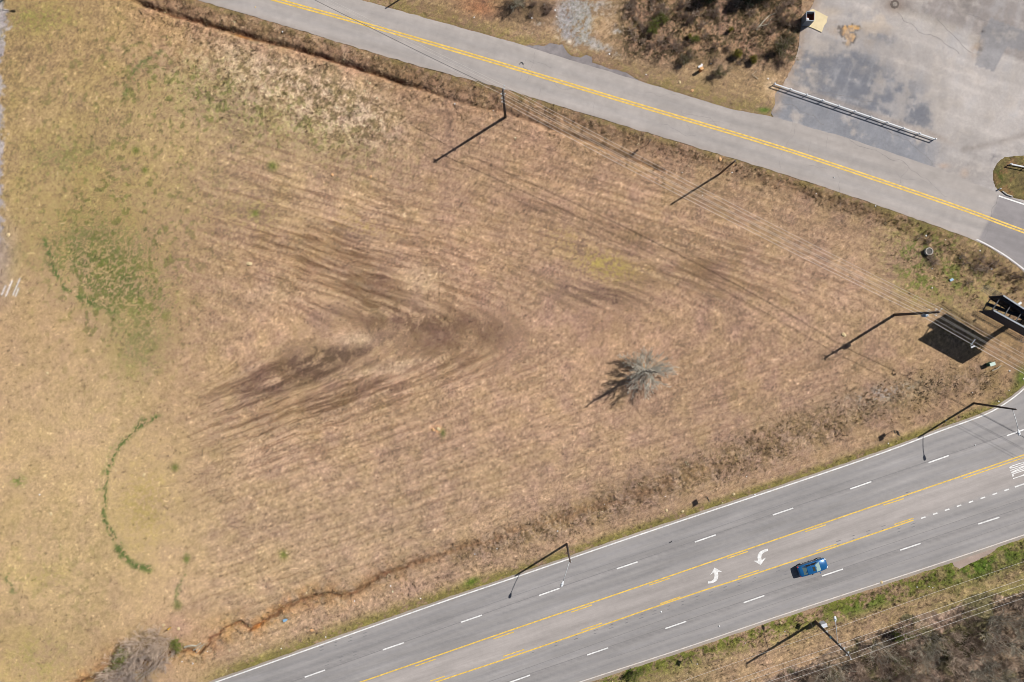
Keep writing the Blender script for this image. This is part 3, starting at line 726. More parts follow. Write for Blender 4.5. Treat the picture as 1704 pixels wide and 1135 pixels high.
# ONLY, letters stretched along the lane
def only():
    O = Vector(P(1679.0, 776.5, ZM)); ux = Vector((math.cos(TH), math.sin(TH), 0)); vx = Vector((math.sin(TH), -math.cos(TH), 0))
    Hh = 2.45; mb = MB()
    def q(x, t): return O + vx * x + ux * t
    def st(p, r, w, wt=None):
        # stroke as quad in (across x, along t)
        x0, t0 = p; x1, t1 = r
        if abs(t1 - t0) < .01: a = [(x0, t0 - w), (x1, t0 - w), (x1, t0 + w), (x0, t0 + w)]
        else: a = [(x0 - w, t0), (x0 + w, t0), (x1 + w, t1), (x1 - w, t1)]
        mb.add([q(*k) for k in a], [(0, 1, 2, 3)])
    lw = .055
    ring_o = []; ring_i = []
    for k in range(20):
        an = 2 * math.pi * k / 20; cx, sy = math.cos(an), math.sin(an)
        e = .55
        sx = math.copysign(abs(cx) ** e, cx); ss = math.copysign(abs(sy) ** e, sy)
        ring_o.append(q(.20 + .20 * sx, Hh / 2 + Hh / 2 * ss)); ring_i.append(q(.20 + .085 * sx, Hh / 2 + (Hh / 2 - .3) * ss))
    mb.add(ring_o + ring_i, [(k, (k + 1) % 20, 20 + (k + 1) % 20, 20 + k) for k in range(20)])
    st((.60, 0), (.60, Hh), lw); st((.98, 0), (.98, Hh), lw); st((.65, Hh), (.93, 0), .06)
    st((1.20, 0), (1.20, Hh), lw); st((1.145, .13), (1.56, .13), .13)
    st((1.86, 0), (1.86, 1.2), lw); st((1.86, 1.15), (1.70, Hh), lw); st((1.86, 1.15), (2.02, Hh), lw)
    # 3 strokes overlap a little: lift each face by a hair so no two lie in one plane
    vs = [Vector(v) for v in mb.v]; out = MB(); z = 0
    for f in mb.f:
        out.add([vs[i] + Vector((0, 0, z)) for i in f], [tuple(range(len(f)))]); z += .00012
    o = out.build("lane_word_only", paint_w)
    bm = bmesh.new(); bm.from_mesh(o.data)
    for ff in bm.faces:
        if ff.normal.z < 0: ff.normal_flip()
    bm.to_mesh(o.data); bm.free()
    tag(o, kind="structure")
only()
jm = mat("joint_sealant", alb((142, 138, 138)), .8, nscale=1.5, namt=.12)
for pts, w_ in [([(300, 1199), (560, 1107.5), (900, 989), (1290, 854.5), (1713, 710)], .10), ([(700, 1186), (880, 1123), (1142, 1033), (1402, 945.5), (1793, 814.5)], .10), ([(800, 1139), (1090, 1037), (1300, 966), (1704, 829)], .07), ([(560, 1093), (860, 991), (1190, 878), (1420, 797)], .06), ([(1010, 1096), (1240, 1020), (1480, 940), (1704, 865)], .06)]:
    stripe("pavement_joint", [(x, y + 1.2 * math.sin(x / 37.0)) for x, y in pts], w_, .0305, jm)
# paired tar smudges on the highway
mb = MB()
def smudge(px, py):
    c = P(px, py, .033); u = Vector((math.cos(TH), math.sin(TH), 0)); v = Vector((-u.y, u.x, 0))
    for s_ in (-1, 1):
        k = c + v * .22 * s_ + u * .1 * s_
        r = random.Random(int(px * 7 + s_)); l_ = r.uniform(.22, .42); w_ = r.uniform(.045, .08)
        mb.add([k - u * l_ - v * w_ * .5, k - v * w_, k + u * l_ - v * w_ * .4, k + u * l_ * .8 + v * w_ * .6, k + v * w_, k - u * l_ * .9 + v * w_ * .5], [(0, 1, 2, 3, 4, 5)])
for x, y in [(110,980),(225,945),(325,912),(420,885),(500,858),(575,832),(650,808),(715,788),(785,765),(855,742),(925,717),(995,695),(1065,670),(1135,647),(1210,625)]: smudge(850 + x / 2.986, 755 + y / 2.986)
for x, y in [(345,968),(415,945),(487,922),(560,898),(372,1042),(440,1018),(510,992)]: smudge(420 + x / 2.986, 755 + y / 2.986)
for x, y in [(1395,903),(1420,894),(1445,886),(1470,878),(1496,882),(1520,874),(1308,953),(1296,947),(1510,822)]: smudge(x, y)
tag(mb.build("tar_marks", seal2), kind="structure")
# cracks in the side road
mb = MB(); rr = random.Random(5)
def crack(x, y, ang, n_, w):
    global mb
    pts = [Vector(P(x, y, .0345))]; a = ang
    for _ in range(n_):
        a += rr.uniform(-.5, .5) + (ang - a) * .4
        pts.append(pts[-1] + Vector((math.cos(a), math.sin(a), 0)) * rr.uniform(.25, .5))
    v = []; f = []
    for i, p in enumerate(pts):
        t = (pts[min(i + 1, len(pts) - 1)] - pts[max(i - 1, 0)]).normalized(); n2 = Vector((-t.y, t.x, 0)) * w / 2 * rr.uniform(.5, 1.2)
        v += [p + n2, p - n2]
        if i: f.append((2 * i - 2, 2 * i - 1, 2 * i + 1, 2 * i))
    mb.add(v, f)
for i in range(24):
    x = rr.uniform(850, 1640); yc = np.interp(x, [p[0] for p in UP_Y], [p[1] for p in UP_Y]); y = yc + rr.uniform(-30, 34)
    yn = np.interp(x, [p[0] for p in UP_N], [p[1] for p in UP_N])
    if y < yn + 6: y = yn + 8
    crack(x, y, rr.choice([TU, TU, TU + 1.4, TU - 1.2]) + rr.uniform(-.3, .3), rr.randint(6, 16), rr.uniform(.014, .03))
crack(1661, 327, -1.95, 12, .07); crack(1634, 398, 1.1, 10, .06); crack(870, 111, TU, 9, .07); crack(1404, 228, TU, 40, .05)
for x, y, a_, n_ in [(1283, 136, TU - .05, 50), (1440, 190, TU - .1, 34), (1490, 20, TU - .2, 30), (1300, 175, TU, 20), (1600, 20, TU, 20), (1560, 30, -1.2, 18)]: crack(x, y, a_, n_, .05)
o = mb.build("asphalt_cracks", seal)
bm = bmesh.new(); bm.from_mesh(o.data)
for ff in bm.faces:
    if ff.normal.z < 0: ff.normal_flip()
bm.to_mesh(o.data); bm.free(); tag(o, kind="structure")

# ------------------------------------------------------------------ grass tufts (uncountable)
def bilinear_pick(A, X, Y):
    i = np.clip(np.searchsorted(gy, Y), 0, len(gy) - 1); j = np.clip(np.searchsorted(gx, X), 0, len(gx) - 1)
    return A[i, j]
def tufts(name, n, prob, hmin, hmax, wid, blades, tint, seed, spread=.10):
    R = np.random.RandomState(seed)
    X = R.uniform(-80, 78, n * 6); Y = R.uniform(-54, 52, n * 6)
    p = bilinear_pick(prob, X, Y); keep = R.rand(len(X)) < p
    X = X[keep][:n]; Y = Y[keep][:n]; m = len(X)
    Z = bilinear_pick(GZ, X, Y); C = bilinear_pick(c_g, X, Y)
    an = R.uniform(0, 2 * np.pi, (m, blades)); ln = R.uniform(.25, 1.0, (m, blades)); hh = R.uniform(hmin, hmax, (m, 1)) * R.uniform(.6, 1, (m, blades))
    bx = X[:, None] + R.uniform(-spread, spread, (m, blades)); by = Y[:, None] + R.uniform(-spread, spread, (m, blades))
    dx = np.cos(an); dy = np.sin(an); w = wid * R.uniform(.6, 1.3, (m, blades))
    v0 = np.stack([bx - dy * w, by + dx * w, np.broadcast_to(Z[:, None] - .03, bx.shape)], -1)
    v1 = np.stack([bx + dy * w, by - dx * w, np.broadcast_to(Z[:, None] - .03, bx.shape)], -1)
    v2 = np.stack([bx + dx * ln * hh, by + dy * ln * hh, Z[:, None] + hh], -1)
    V = np.stack([v0, v1, v2], 2).reshape(-1, 3); Fc = np.arange(len(V)).reshape(-1, 3)
    br = R.normal(1.0, .22, (m, 1)) ; t = np.array(tint)[R.randint(0, len(tint), m)]
    cc = C * (1 - t[:, 3:4]) + t[:, :3] * t[:, 3:4]; cc = np.clip(cc * np.clip(br, .45, 1.5), 10, 245)
    cc = np.repeat(lin(cc) / K, blades * 3, axis=0)
    o = np_mesh(name, V, Fc, tuft_mat, col=cc)
    return tag(o, kind="stuff")
tuft_mat = attr_mat("grass_blades", [(3, 3, .1, 2)], bump=0, rough=.8)
ok = (~pm) & near
pr = np.where(ok, np.clip(rough_g, 0, 1) * blend, 0)
tufts("rough_grass", 46000, pr * sst(fbm(GX / 1.3, GY / 1.3, 61), .35, .65), .10, .34, .035, 5, [(150, 122, 96, .5), (196, 168, 138, .6), (112, 92, 62, .6), (104, 104, 54, .4)], 11)
tufts('tall_weeds', 5500, np.where(ok, np.clip(rough_g, 0, 1) * blend, 0) * sst(fbm(GX / .9, GY / .9, 63), .5, .62), .25, .6, .03, 7, [(132, 106, 82, .6), (206, 182, 152, .5), (110, 92, 62, .6)], 15, .16)
pr2 = np.where(ok, .25 + .5 * (fbm(GX / 3, GY / 3, 62)), 0) * blend * (1 - rough_g * .5)
tufts("short_grass", 60000, pr2, .03, .10, .03, 4, [(206, 176, 138, .5), (150, 124, 92, .3), (110, 92, 66, .5), (190, 166, 110, .4)], 12, .08)
pr3 = np.where(ok, green_g, 0) * sst(blend, 0, .5)
tufts("green_grass", 26000, pr3, .05, .16, .028, 5, [(98, 112, 44, .6), (120, 120, 60, .5), (78, 98, 34, .5), (150, 138, 86, .4)], 13)
mb = MB()

# ------------------------------------------------------------------ materials for objects
bark = mat("grey_bark", alb((172, 164, 154)), .9, nscale=6, namt=.25)
barkl = mat("silver_branches", alb((240, 232, 214)), .9, nscale=6, namt=.2)
bark2 = mat("brown_twigs", alb((142, 120, 104)), .9, nscale=5, namt=.3)
bark3 = mat("pale_twigs", alb((190, 180, 160)), .9, nscale=5, namt=.25)
wood = mat("weathered_pole_wood", alb((104, 92, 86)), .9, nscale=4, namt=.25)
galv = mat("galvanised_metal", alb((206, 208, 210)), .45, metal=.3, nscale=5, namt=.08)
ceramic = mat("grey_insulator", alb((214, 218, 220)), .35)
wiremat = mat("aluminium_wire", alb((222, 214, 206)), .5)
wiredark = mat("black_cable", alb((60, 60, 64)), .6)
white_pl = mat("white_fence_plastic", alb((238, 240, 244)), .5, nscale=3, namt=.05)
leafg = mat("fresh_leaves", alb((128, 138, 50)), .7, nscale=3, namt=.35)
leafy = mat("yellow_green_leaves", alb((158, 148, 44)), .7, nscale=3, namt=.3)
leafd = mat("dark_evergreen_leaves", alb((58, 70, 40)), .7, nscale=3, namt=.35)
leafo = mat("olive_leaves", alb((112, 114, 60)), .7, nscale=3, namt=.35)

# ------------------------------------------------------------------ poles and wires
def off_dir(ang): return Vector((math.cos(ang), math.sin(ang), 0))
def utility_pole(px, py, h, wire_ang, ins, label, lamp=None, extras=None, arms=False, r=.18):
    b = P(px, py, -.1)
    t = empty("utility_pole", b, 0, label, "utility pole")
    MB().tube([(0, 0, 0), (0, 0, h * .5), (0, 0, h + .1)], [r * 1.15, r, r * .72], 12).build("shaft", wood, t, True)
    n = Vector((-math.sin(wire_ang), math.cos(wire_ang), 0)); u = off_dir(wire_ang)
    tips = []
    for hh, s_ in ins:
        a = Vector((0, 0, hh)); e = a + n * s_ * .48 + Vector((0, 0, .06))
        m_ = MB().tube([a, e], .035, 6); br = m_.build("bracket", galv, t)
        i_ = MB()
        for k in range(3): i_.tube([e + Vector((0, 0, .05 * k)), e + Vector((0, 0, .05 * k + .035))], .085, 10)
        i_.tube([e + u * -.14 + Vector((0, 0, .14)), e + u * .14 + Vector((0, 0, .14))], .03, 6)
        i_.build("insulator", ceramic, t)
        tips.append(b + e + Vector((0, 0, .15)))
    return t, b, tips
def luminaire(t, h, vec, head_mat=galv, curve=.5):
    v = Vector((vec[0], vec[1], 0)); d = v.normalized()
    pts = [Vector((0, 0, h - .9)) + v * s_ + Vector((0, 0, curve * math.sin(s_ * math.pi / 2))) for s_ in (0, .25, .5, .75, 1.0)]
    a = MB().tube(pts, .045, 8).build("arm", galv, t, True)
    e = pts[-1]; n = Vector((-d.y, d.x, 0)); m_ = MB()
    # cobra head: flattened tapered shell
    st_ = [(-.05, .05, .05), (.12, .12, .08), (.35, .19, .12), (.6, .2, .13), (.78, .13, .09), (.84, .03, .03)]
    N = 10; vs = []; fs = []
    for k, (x, w, hh) in enumerate(st_):
        for q in range(N):
            an = 2 * math.pi * q / N; vs.append(e + d * x + n * w * math.cos(an) + Vector((0, 0, hh * math.sin(an))))
    for k in range(len(st_) - 1):
        for q in range(N): fs.append((k * N + q, k * N + (q + 1) % N, (k + 1) * N + (q + 1) % N, (k + 1) * N + q))
    fs += [tuple(range(N))[::-1], tuple((len(st_) - 1) * N + q for q in range(N))]
    hd = m_.add(vs, fs).build("lamp_head", lampshell, t, True)
    MB().tube([e + d * .45 + Vector((0, 0, .12)), e + d * .45 + Vector((0, 0, .2))], .05, 8).build("photocell", lamptop, hd)
lampshell = mat("lamp_shell", alb((236, 238, 242)), .4); lamptop = mat("photocell_blue", alb((90, 140, 160)), .4)
def wire(name, a, b, sag, r, m, label, group=None, cat="power line"):
    a = Vector(a); b = Vector(b); N = 26; o_ = (a + b) / 2; pts = []
    for i in range(N + 1):
        t_ = i / N; p = a.lerp(b, t_); p.z -= sag * 4 * t_ * (1 - t_); pts.append(p - o_)
    o = MB().tube(pts, r, 5).build(name, m); o.location = o_
    return tag(o, label, cat, group)
def ang_px(a, b):
    d = P(*b) - P(*a); return math.atan2(d.y, d.x)
b1, b2, b4, b0 = (841, 195), (1488, 524), (2090, 852), (250, -102)
a12 = ang_px(b1, b2)
I1 = [(13.3, 1), (12.5, -1), (11.9, 1), (10.6, -1), (9.9, 1), (9.0, -1)]
t1, B1, T1 = utility_pole(*b1, 13.2, a12, I1, "tall dark utility pole beside the ditch south of the side road")
I2 = [(12.8, 1), (12.2, -1), (11.5, 1), (10.2, -1), (9.5, 1), (8.6, -1)]
t2, B2, T2 = utility_pole(*b2, 12.7, a12, I2, "utility pole with grey transformer, nearest pole to the billboard")
tr = MB().tube([(.05, -.32, 8.3), (.05, -.32, 9.25)], .24, 12).tube([(.05, -.32, 9.25), (.05, -.32, 9.33)], .2, 12).build("transformer", mat("transformer_grey", alb((188, 206, 222)), .4), t2, True)
MB().tube([(.0, -.25, 9.3), (-.05, -.25, 9.55)], .04, 6).build("bushing", ceramic, tr)
MB().tube([(0.02, -.1, 8.9), (0.05, -.2, 8.9)], .05, 6).build("bracket", galv, t2)
t4, B4, T4 = utility_pole(*b4, 12.8, a12, I2, "utility pole beyond the right edge, carrying the billboard corner wires")
t0, B0, T0 = utility_pole(*b0, 13.2, a12, I1, "utility pole beyond the top edge, north of the side road")
rad = [.017, .017, .017, .019, .017, .022]
for k in range(6):
    wire("power_line", T1[k], T2[k], .9 + .12 * k, rad[k], wiremat, "pale overhead wire between the ditch pole and the transformer pole", "wires of the field pole line")
    wire("power_line", T2[k], T4[k], .7 + .1 * k, rad[k] * (1.4 if k == 5 else .8), wiremat, "pale overhead wire running from the transformer pole past the billboard", "wires passing the billboard")
for k in (0, 1, 2):
    wire("power_line", T1[k], T0[k], .9, .02, wiremat, "thin pale wire from the ditch pole up across the side road", "wires crossing the side road")
wire("power_line", T1[4], T0[4], 1.0, .028, wiredark, "dark cable crossing the side road from the ditch pole")
# pole on the south verge
b3 = (1356, 1034); b6 = (2056, 797); b7 = (706, 1272)
a36 = ang_px(b3, b6)
I3 = [(12.6, -1), (12.5, 1), (11.2, -1), (11.1, 1), (9.7, 1), (9.2, -1), (5.0, 1)]
t3, B3, T3 = utility_pole(*b3, 12.5, a36, I3, "utility pole with street light and cabinet on the grass south of the highway")
luminaire(t3, 9.4, (-.45, 3.1))
cab = MB().box((.62, .12, 1.5), (.75, .5, 1.1), .3).box((.62, .12, 2.08), (.8, .55, .05), .3).build("control_cabinet", mat("cabinet_white", alb((232, 234, 240)), .4), t3)
MB().tube([(.15, 0, 1.5), (.3, .05, 1.5)], .04, 6).build("cabinet_bracket", galv, t3)
MB().tube([(.2, -.05, .1), (.2, -.05, 6.2)], .05, 6).build("conduit", galv, t3)
MB().ell((-.25, .1, 6.6), (.14, .14, .2)).build("meter", lamptop, t3, True)
t6, B6, T6 = utility_pole(*b6, 12.5, a36, I3, "utility pole beyond the right edge on the south verge")
t7, B7, T7 = utility_pole(*b7, 12.5, a36, I3, "utility pole beyond the bottom edge on the south verge")
for k in (0, 2, 4, 5, 6):
    wire("power_line", T3[k], T6[k], .9, .021 if k != 6 else .017, wiremat, "pale overhead wire east of the street light pole above the south verge", "wires east of the south pole")
    wire("power_line", T3[k], T7[k], .9, .021 if k != 6 else .017, wiremat, "pale overhead wire west of the street light pole above the south verge", "wires west of the south pole")
# street lights
def street_light(px, py, h, vec, label):
    t = empty("street_light", P(px, py, -.1), 0, label, "street light")
    MB().tube([(0, 0, 0), (0, 0, h * .5), (0, 0, h)], [.16, .14, .11], 12).build("pole", wood, t, True)
    luminaire(t, h, vec)
    MB().tube([(.13, .05, h - .5), (.16, .05, h - .2)], .06, 8).build("junction_box", galv, t)
    return t
street_light(943, 905, 9.6, (-.95, -2.75), "wooden street light leaning over the highway left of the turn arrows")
street_light(1620, 671, 10.2, (.52, -2.75), "street light on the field corner over the highway near the billboard")
street_light(66, -38, 10.0, (3.2, -.3), "street light beyond the top left corner of the field")
t5 = street_light(756, -58, 12.8, (.4, 1.2), "pole beyond the top edge, casting its shadow on the side road shoulder")
# slender pole whose shadow lies in the field
t = empty("slender_pole", P(1197, 290, -.1), 0, "slender brown pole on the bank between field and side road", "pole")
MB().tube([(0, 0, 0), (0, 0, 8.9)], [.15, .11], 8).build("shaft", mat("brown_pole", alb((150, 122, 98)), .9), t, True)
MB().tube([(0, 0, 8.9), (0, 0, 8.98)], .13, 8).build("cap", wood, t)

# road signs: thin posts with plates
sign_back = mat("sign_back_aluminium", alb((150, 146, 138)), .5, metal=.2); sign_post = mat("sign_post_steel", alb((112, 96, 84)), .6)
def road_sign(px, py, h, face, size, label, diamond=False, two=False):
    t = empty("road_sign", P(px, py, -.05), face, label, "road sign")
    MB().box((0, 0, h / 2), (.06, .06, h)).build("post", sign_post, t)
    M_ = Matrix.Rotation(math.radians(45), 3, 'X') if diamond else Matrix.Identity(3)
    MB().box((.045, 0, h - size[1] * .45), (.012, size[0], size[1]), M=M_).build("plate", sign_back, t)
    if two: MB().box((-.045, .1, h - size[1] * 1.35), (.012, size[0] * .7, size[1] * .5)).build("plate", sign_back, t)
TH_ = TH
road_sign(1173, 826.5, 2.35, TH_, (.8, .95), "small square road sign on the verge above the turn arrows")
road_sign(1483, 718, 2.35, TH_, (.75, .8), "small road sign in the grass left of the corner street light", two=True)
road_sign(1146, 1093, 2.3, TH_, (.75, .75), "small diamond road sign on the verge west of the south pole", diamond=True)
road_sign(1343, 1033, 2.1, TH_, (.75, .75), "small diamond road sign right beside the south utility pole", diamond=True)
road_sign(1077, 241, 2.9, TU, (.5, .7), "narrow double road sign on the bank of the side road", two=True)

# ------------------------------------------------------------------ white fences
def fence(a, b, n, label):
    A = P(*a, 0.0); B = P(*b, 0.0); d = B - A; L = d.length; ang = math.atan2(d.y, d.x)
    t = empty("white_fence", A, ang, label, "fence")
    for i in range(n):
        x = L * i / (n - 1)
        MB().tube([(x, 0, -.05), (x, 0, .80)], .075, 8).tube([(x, 0, .80), (x, 0, .86)], [.12, .05], 8).build("post", white_pl, t)
    for z, yy_ in ((.68, -.10), (.36, .10)):
        MB().tube([(0, yy_, z), (L, yy_, z)], .065, 8).build("rail", white_pl, t)
fence((1287, 141.5), (1553, 233), 11, "long white pipe fence crossing the parking lot edge")
fence((1678, 274.5), (1960, 330), 12, "white pipe fence standing on the grass island")

# ------------------------------------------------------------------ billboard
shaded_face = mat("billboard_face_shaded", alb((52, 62, 84)), .6, nscale=1.2, namt=.15); steel = mat("dark_steel", alb((70, 72, 78)), .6, nscale=3, namt=.15)  # dark blue takes in the shade on panel sides away from the sun
rim = mat("billboard_rim", alb((150, 158, 168)), .5)
def billboard():
    base = P(1686, 537, -.1)
    t = empty("billboard", base, 0, "double sided billboard on a steel column at the field apex", "billboard")
    MB().tube([(0, 0, 0), (0, 0, 5.2)], .36, 16).build("column", steel, t, True)
    def G(px, py, z): 
        v = P(px, py, 0) - base; return Vector((v.x, v.y, z))
    zt, zb = 7.9, 4.5
    S0, S1 = G(1601, 519.5, 0), G(1675, 560, 0); N0, N1 = G(1616, 496.4, 0), G(1687, 542, 0)
    def panel(a, b, name):
        d = (b - a); L = d.length; u = d.normalized(); n = Vector((-u.y, u.x, 0))
        R_ = Matrix((u, n, Vector((0, 0, 1)))).transposed(); c = (a + b) / 2 + Vector((0, 0, (zt + zb) / 2))
        p_ = MB().box(c, (L, .12, zt - zb), M=R_).build(name, shaded_face, t)
        MB().bar(a + Vector((0, 0, zt + .05)), b + Vector((0, 0, zt + .05)), .2, .09).build("top_rim", rim, p_)
        s_ = MB()
        return p_, u, n
    pS, uS, nS = panel(S0, S1, "panel"); pN, uN, nN = panel(N0, N1, "panel")
    s_ = MB()
    for k in range(9):
        f_ = (k + .5) / 9; a = S0.lerp(S1, f_) + nS * .16; s_.bar(a + Vector((0, 0, zb)), a + Vector((0, 0, zt)), .09)
    s_.build("stringers", steel, pS)
    s_ = MB()
    for k in range(9):
        f_ = (k + .5) / 9; a = N0.lerp(N1, f_) - nN * .16; s_.bar(a + Vector((0, 0, zb)), a + Vector((0, 0, zt)), .09)
    s_.build("stringers", steel, pN)
    # beams between the faces
    f_ = MB()
    for zz in (5.0, 7.3):
        f_.bar(S0.lerp(S1, .02) + nS * .25 + Vector((0, 0, zz)), S1 + nS * .25 + Vector((0, 0, zz)), .16)
        f_.bar(N0.lerp(N1, .02) - nN * .25 + Vector((0, 0, zz)), N1 - nN * .25 + Vector((0, 0, zz)), .16)
        for k in range(5):
            q = k / 4 * .96 + .02; f_.bar(S0.lerp(S1, q) + nS * .25 + Vector((0, 0, zz)), N0.lerp(N1, q) - nN * .25 + Vector((0, 0, zz)), .12)
    f_.bar(Vector((0, 0, 5.1)), (S0 + N0) / 2 + Vector((0, 0, 5.1)), .4)
    f_.build("truss", steel, t)
    def walk(a, b, n, sgn, z):
        w = MB(); o1 = a + n * sgn * .25 + Vector((0, 0, z)); o2 = b + n * sgn * .25 + Vector((0, 0, z)); p1 = a + n * sgn * 1.0 + Vector((0, 0, z)); p2 = b + n * sgn * 1.0 + Vector((0, 0, z))
        L = (b - a).length
        for q in (0, .33, .66, 1): w.bar(o1.lerp(p1, q), o2.lerp(p2, q), .035)
        for k in range(int(L / .3) + 1): w.bar(o1.lerp(o2, k * .3 / L), p1.lerp(p2, k * .3 / L), .03)
        for hz in (.5, 1.0): w.bar(p1 + Vector((0, 0, hz)), p2 + Vector((0, 0, hz)), .04)
        for k in range(6): w.bar(p1.lerp(p2, k / 5), p1.lerp(p2, k / 5) + Vector((0, 0, 1.0)), .04)
        w.build("catwalk", steel, t)
    walk(S0 - uS * .6, S1, nS, -1, zb - .15); walk(N0 - uN * 1.4, N1, nN, 1, zb - .15)
    walk(S0 + nS * 1.5, S1 + nS * 1.1, nS, -1, zb - .3)
    c = N0.lerp(N1, .55) + nN * 1.5 + Vector((0, 0, zb + .2))
    MB().bar(N0.lerp(N1, .55) + nN * .2 + Vector((0, 0, zb)), c, .06).box(c, (.5, .3, .16), .6).build("floodlight", white_pl, t)
billboard()

# ------------------------------------------------------------------ car
def make_car():
    t = empty("parked_car", P(1349.5, 942, .026), math.radians(17.9), "blue saloon car driving right in the lower highway lane", "car")
    t.name = "saloon_car"
    blue = mat("blue_car_paint", (0.004, .062, .17, 1), .28, metal=.25, spec=.5, coat=.6)
    glass = mat("car_glass", alb((150, 176, 168)), .15, spec=.9, coat=.5); black = mat("black_trim", alb((36, 38, 42)), .6)
    tyre = mat("tyre_rubber", (.02, .02, .02, 1), .9); rimm = mat("alloy_rim", (.6, .6, .62, 1), .3, metal=.8)
    red = mat("red_lamp", (.45, .01, .02, 1), .2, spec=.8); lampm = mat("clear_lamp", (.35, .36, .38, 1), .25, spec=.7)
    # stations: x, half width, sill z, shoulder z, top z, top half width
    st_ = [(-2.22, .62, .42, .78, .84, .50), (-2.16, .76, .32, .84, .95, .62), (-1.95, .83, .26, .90, 1.02, .70), (-1.45, .87, .22, .92, 1.03, .72), (-.7, .88, .20, .92, .98, .74),
           (.2, .88, .20, .90, .96, .74), (.95, .87, .21, .86, .95, .72), (1.45, .86, .23, .80, .90, .68), (1.85, .83, .26, .72, .82, .62), (2.08, .76, .30, .62, .72, .54), (2.20, .60, .36, .52, .58, .40)]
    vs = []; fs = []; N = 10
    for x, w, zs, zsh, zt, wt in st_:
        ring = [(-w * .86, zs), (-w, zs + .16), (-w, zsh - .12), (-w * .965, zsh), (-wt, zt), (0, zt + .035), (wt, zt), (w * .965, zsh), (w, zsh - .12), (w, zs + .16), (w * .86, zs)]
        N = len(ring); vs += [(x, y, z) for y, z in ring]
    for i in range(len(st_) - 1):
        for k in range(N):
            a = i * N + k; b = i * N + (k + 1) % N; fs.append((a, a + N, b + N, b))
    fs.append(tuple(range(N))); fs.append(tuple((len(st_) - 1) * N + k for k in range(N))[::-1])
    body = MB().add(vs, fs).build("body", blue, t, True)
    # cabin
    rb, rf, cb, cf = -1.0, .22, -1.66, 1.02
    zb_, zr = .95, 1.42; wb, wr = .76, .58
    cv = [(cb, -wb * .92, zb_), (cf, -wb * .94, zb_ - .02), (cf, wb * .94, zb_ - .02), (cb, wb * .92, zb_), (rb, -wr, zr - .02), (-.4, -wr - .02, zr + .01), (rf, -wr, zr), (rf, wr, zr), (-.4, wr + .02, zr + .01), (rb, wr, zr - .02),
          (-.4, 0, zr + .05), (rf + .03, 0, zr + .03), (rb - .03, 0, zr + .02)]
    cfc = [(0, 1, 6, 5, 4), (2, 3, 9, 8, 7), (1, 2, 7, 11, 6), (3, 0, 4, 12, 9), (4, 5, 10, 12), (5, 6, 11, 10), (12, 10, 8, 9), (10, 11, 7, 8), (3, 2, 1, 0)]
    roof = MB().add(cv, cfc).build("roof", blue, t)
    C = [Vector(v) for v in cv]
    def pane(name, q, m_, eps=.012, sh=.88, thick=True):
        c = sum(q, Vector()) / len(q); n = (q[1] - q[0]).cross(q[2] - q[0]).normalized()
        if n.dot(c - Vector((-.3, 0, 1.0))) < 0: n = -n
        a = [c + (p - c) * sh + n * eps for p in q]; b_ = [c + (p - c) * sh - n * .02 for p in q]; k = len(q)
        return MB().add(a + b_, [tuple(range(k)), tuple(range(2 * k - 1, k - 1, -1))] + [(i, (i + 1) % k, k + (i + 1) % k, k + i) for i in range(k)]).build(name, m_, roof)
    pane("windshield", [C[1], C[2], C[7], C[6]], glass, .03, .88); pane("rear_window", [C[3], C[0], C[4], C[9]], glass, .03, .84)
    for s_ in (-1, 1):
        y0, y1 = s_ * wb * .93, s_ * (wr + .01)
        pane("side_window", [Vector((-.32, y0, zb_)), Vector((.80, y0, zb_)), Vector((.20, y1, zr)), Vector((-.32, y1, zr))], black, .02, .86)
        pane("side_window", [Vector((-1.35, y0, zb_)), Vector((-.36, y0, zb_)), Vector((-.36, y1, zr)), Vector((-.95, y1, zr))], black, .02, .84)
    MB().box((-.05, 0, zr + .045), (.36, .62, .02)).build("sunroof", mat("sunroof_glass", alb((70, 72, 60)), .1), roof)
    for s_ in (-1, 1):
        for x in (-1.35, 1.32):
            w_ = MB().tube([(x, s_ * .70, .31), (x, s_ * .90, .31)], .315, 20).build("wheel", tyre, t)
            MB().tube([(x, s_ * .89, .31), (x, s_ * .915, .31)], .20, 14).build("rim", rimm, w_)
        MB().ell((.78, s_ * .98, .98), (.09, .13, .07)).build("mirror", blue, t, True)
        MB().ell((2.0, s_ * .60, .70), (.16, .15, .07)).build("headlight", lampm, t, True)
        MB().ell((-2.1, s_ * .66, .84), (.12, .16, .09)).build("tail_light", red, t, True)
        MB().box((.1, s_ * .885, .78), (.16, .03, .03)).build("door_handle", rimm, t)
    MB().box((2.19, 0, .42), (.06, .8, .14)).build("grille", black, t)
    MB().box((1.03, 0, .945), (.06, 1.25, .02)).build("wiper_cowl", black, t)
make_car()

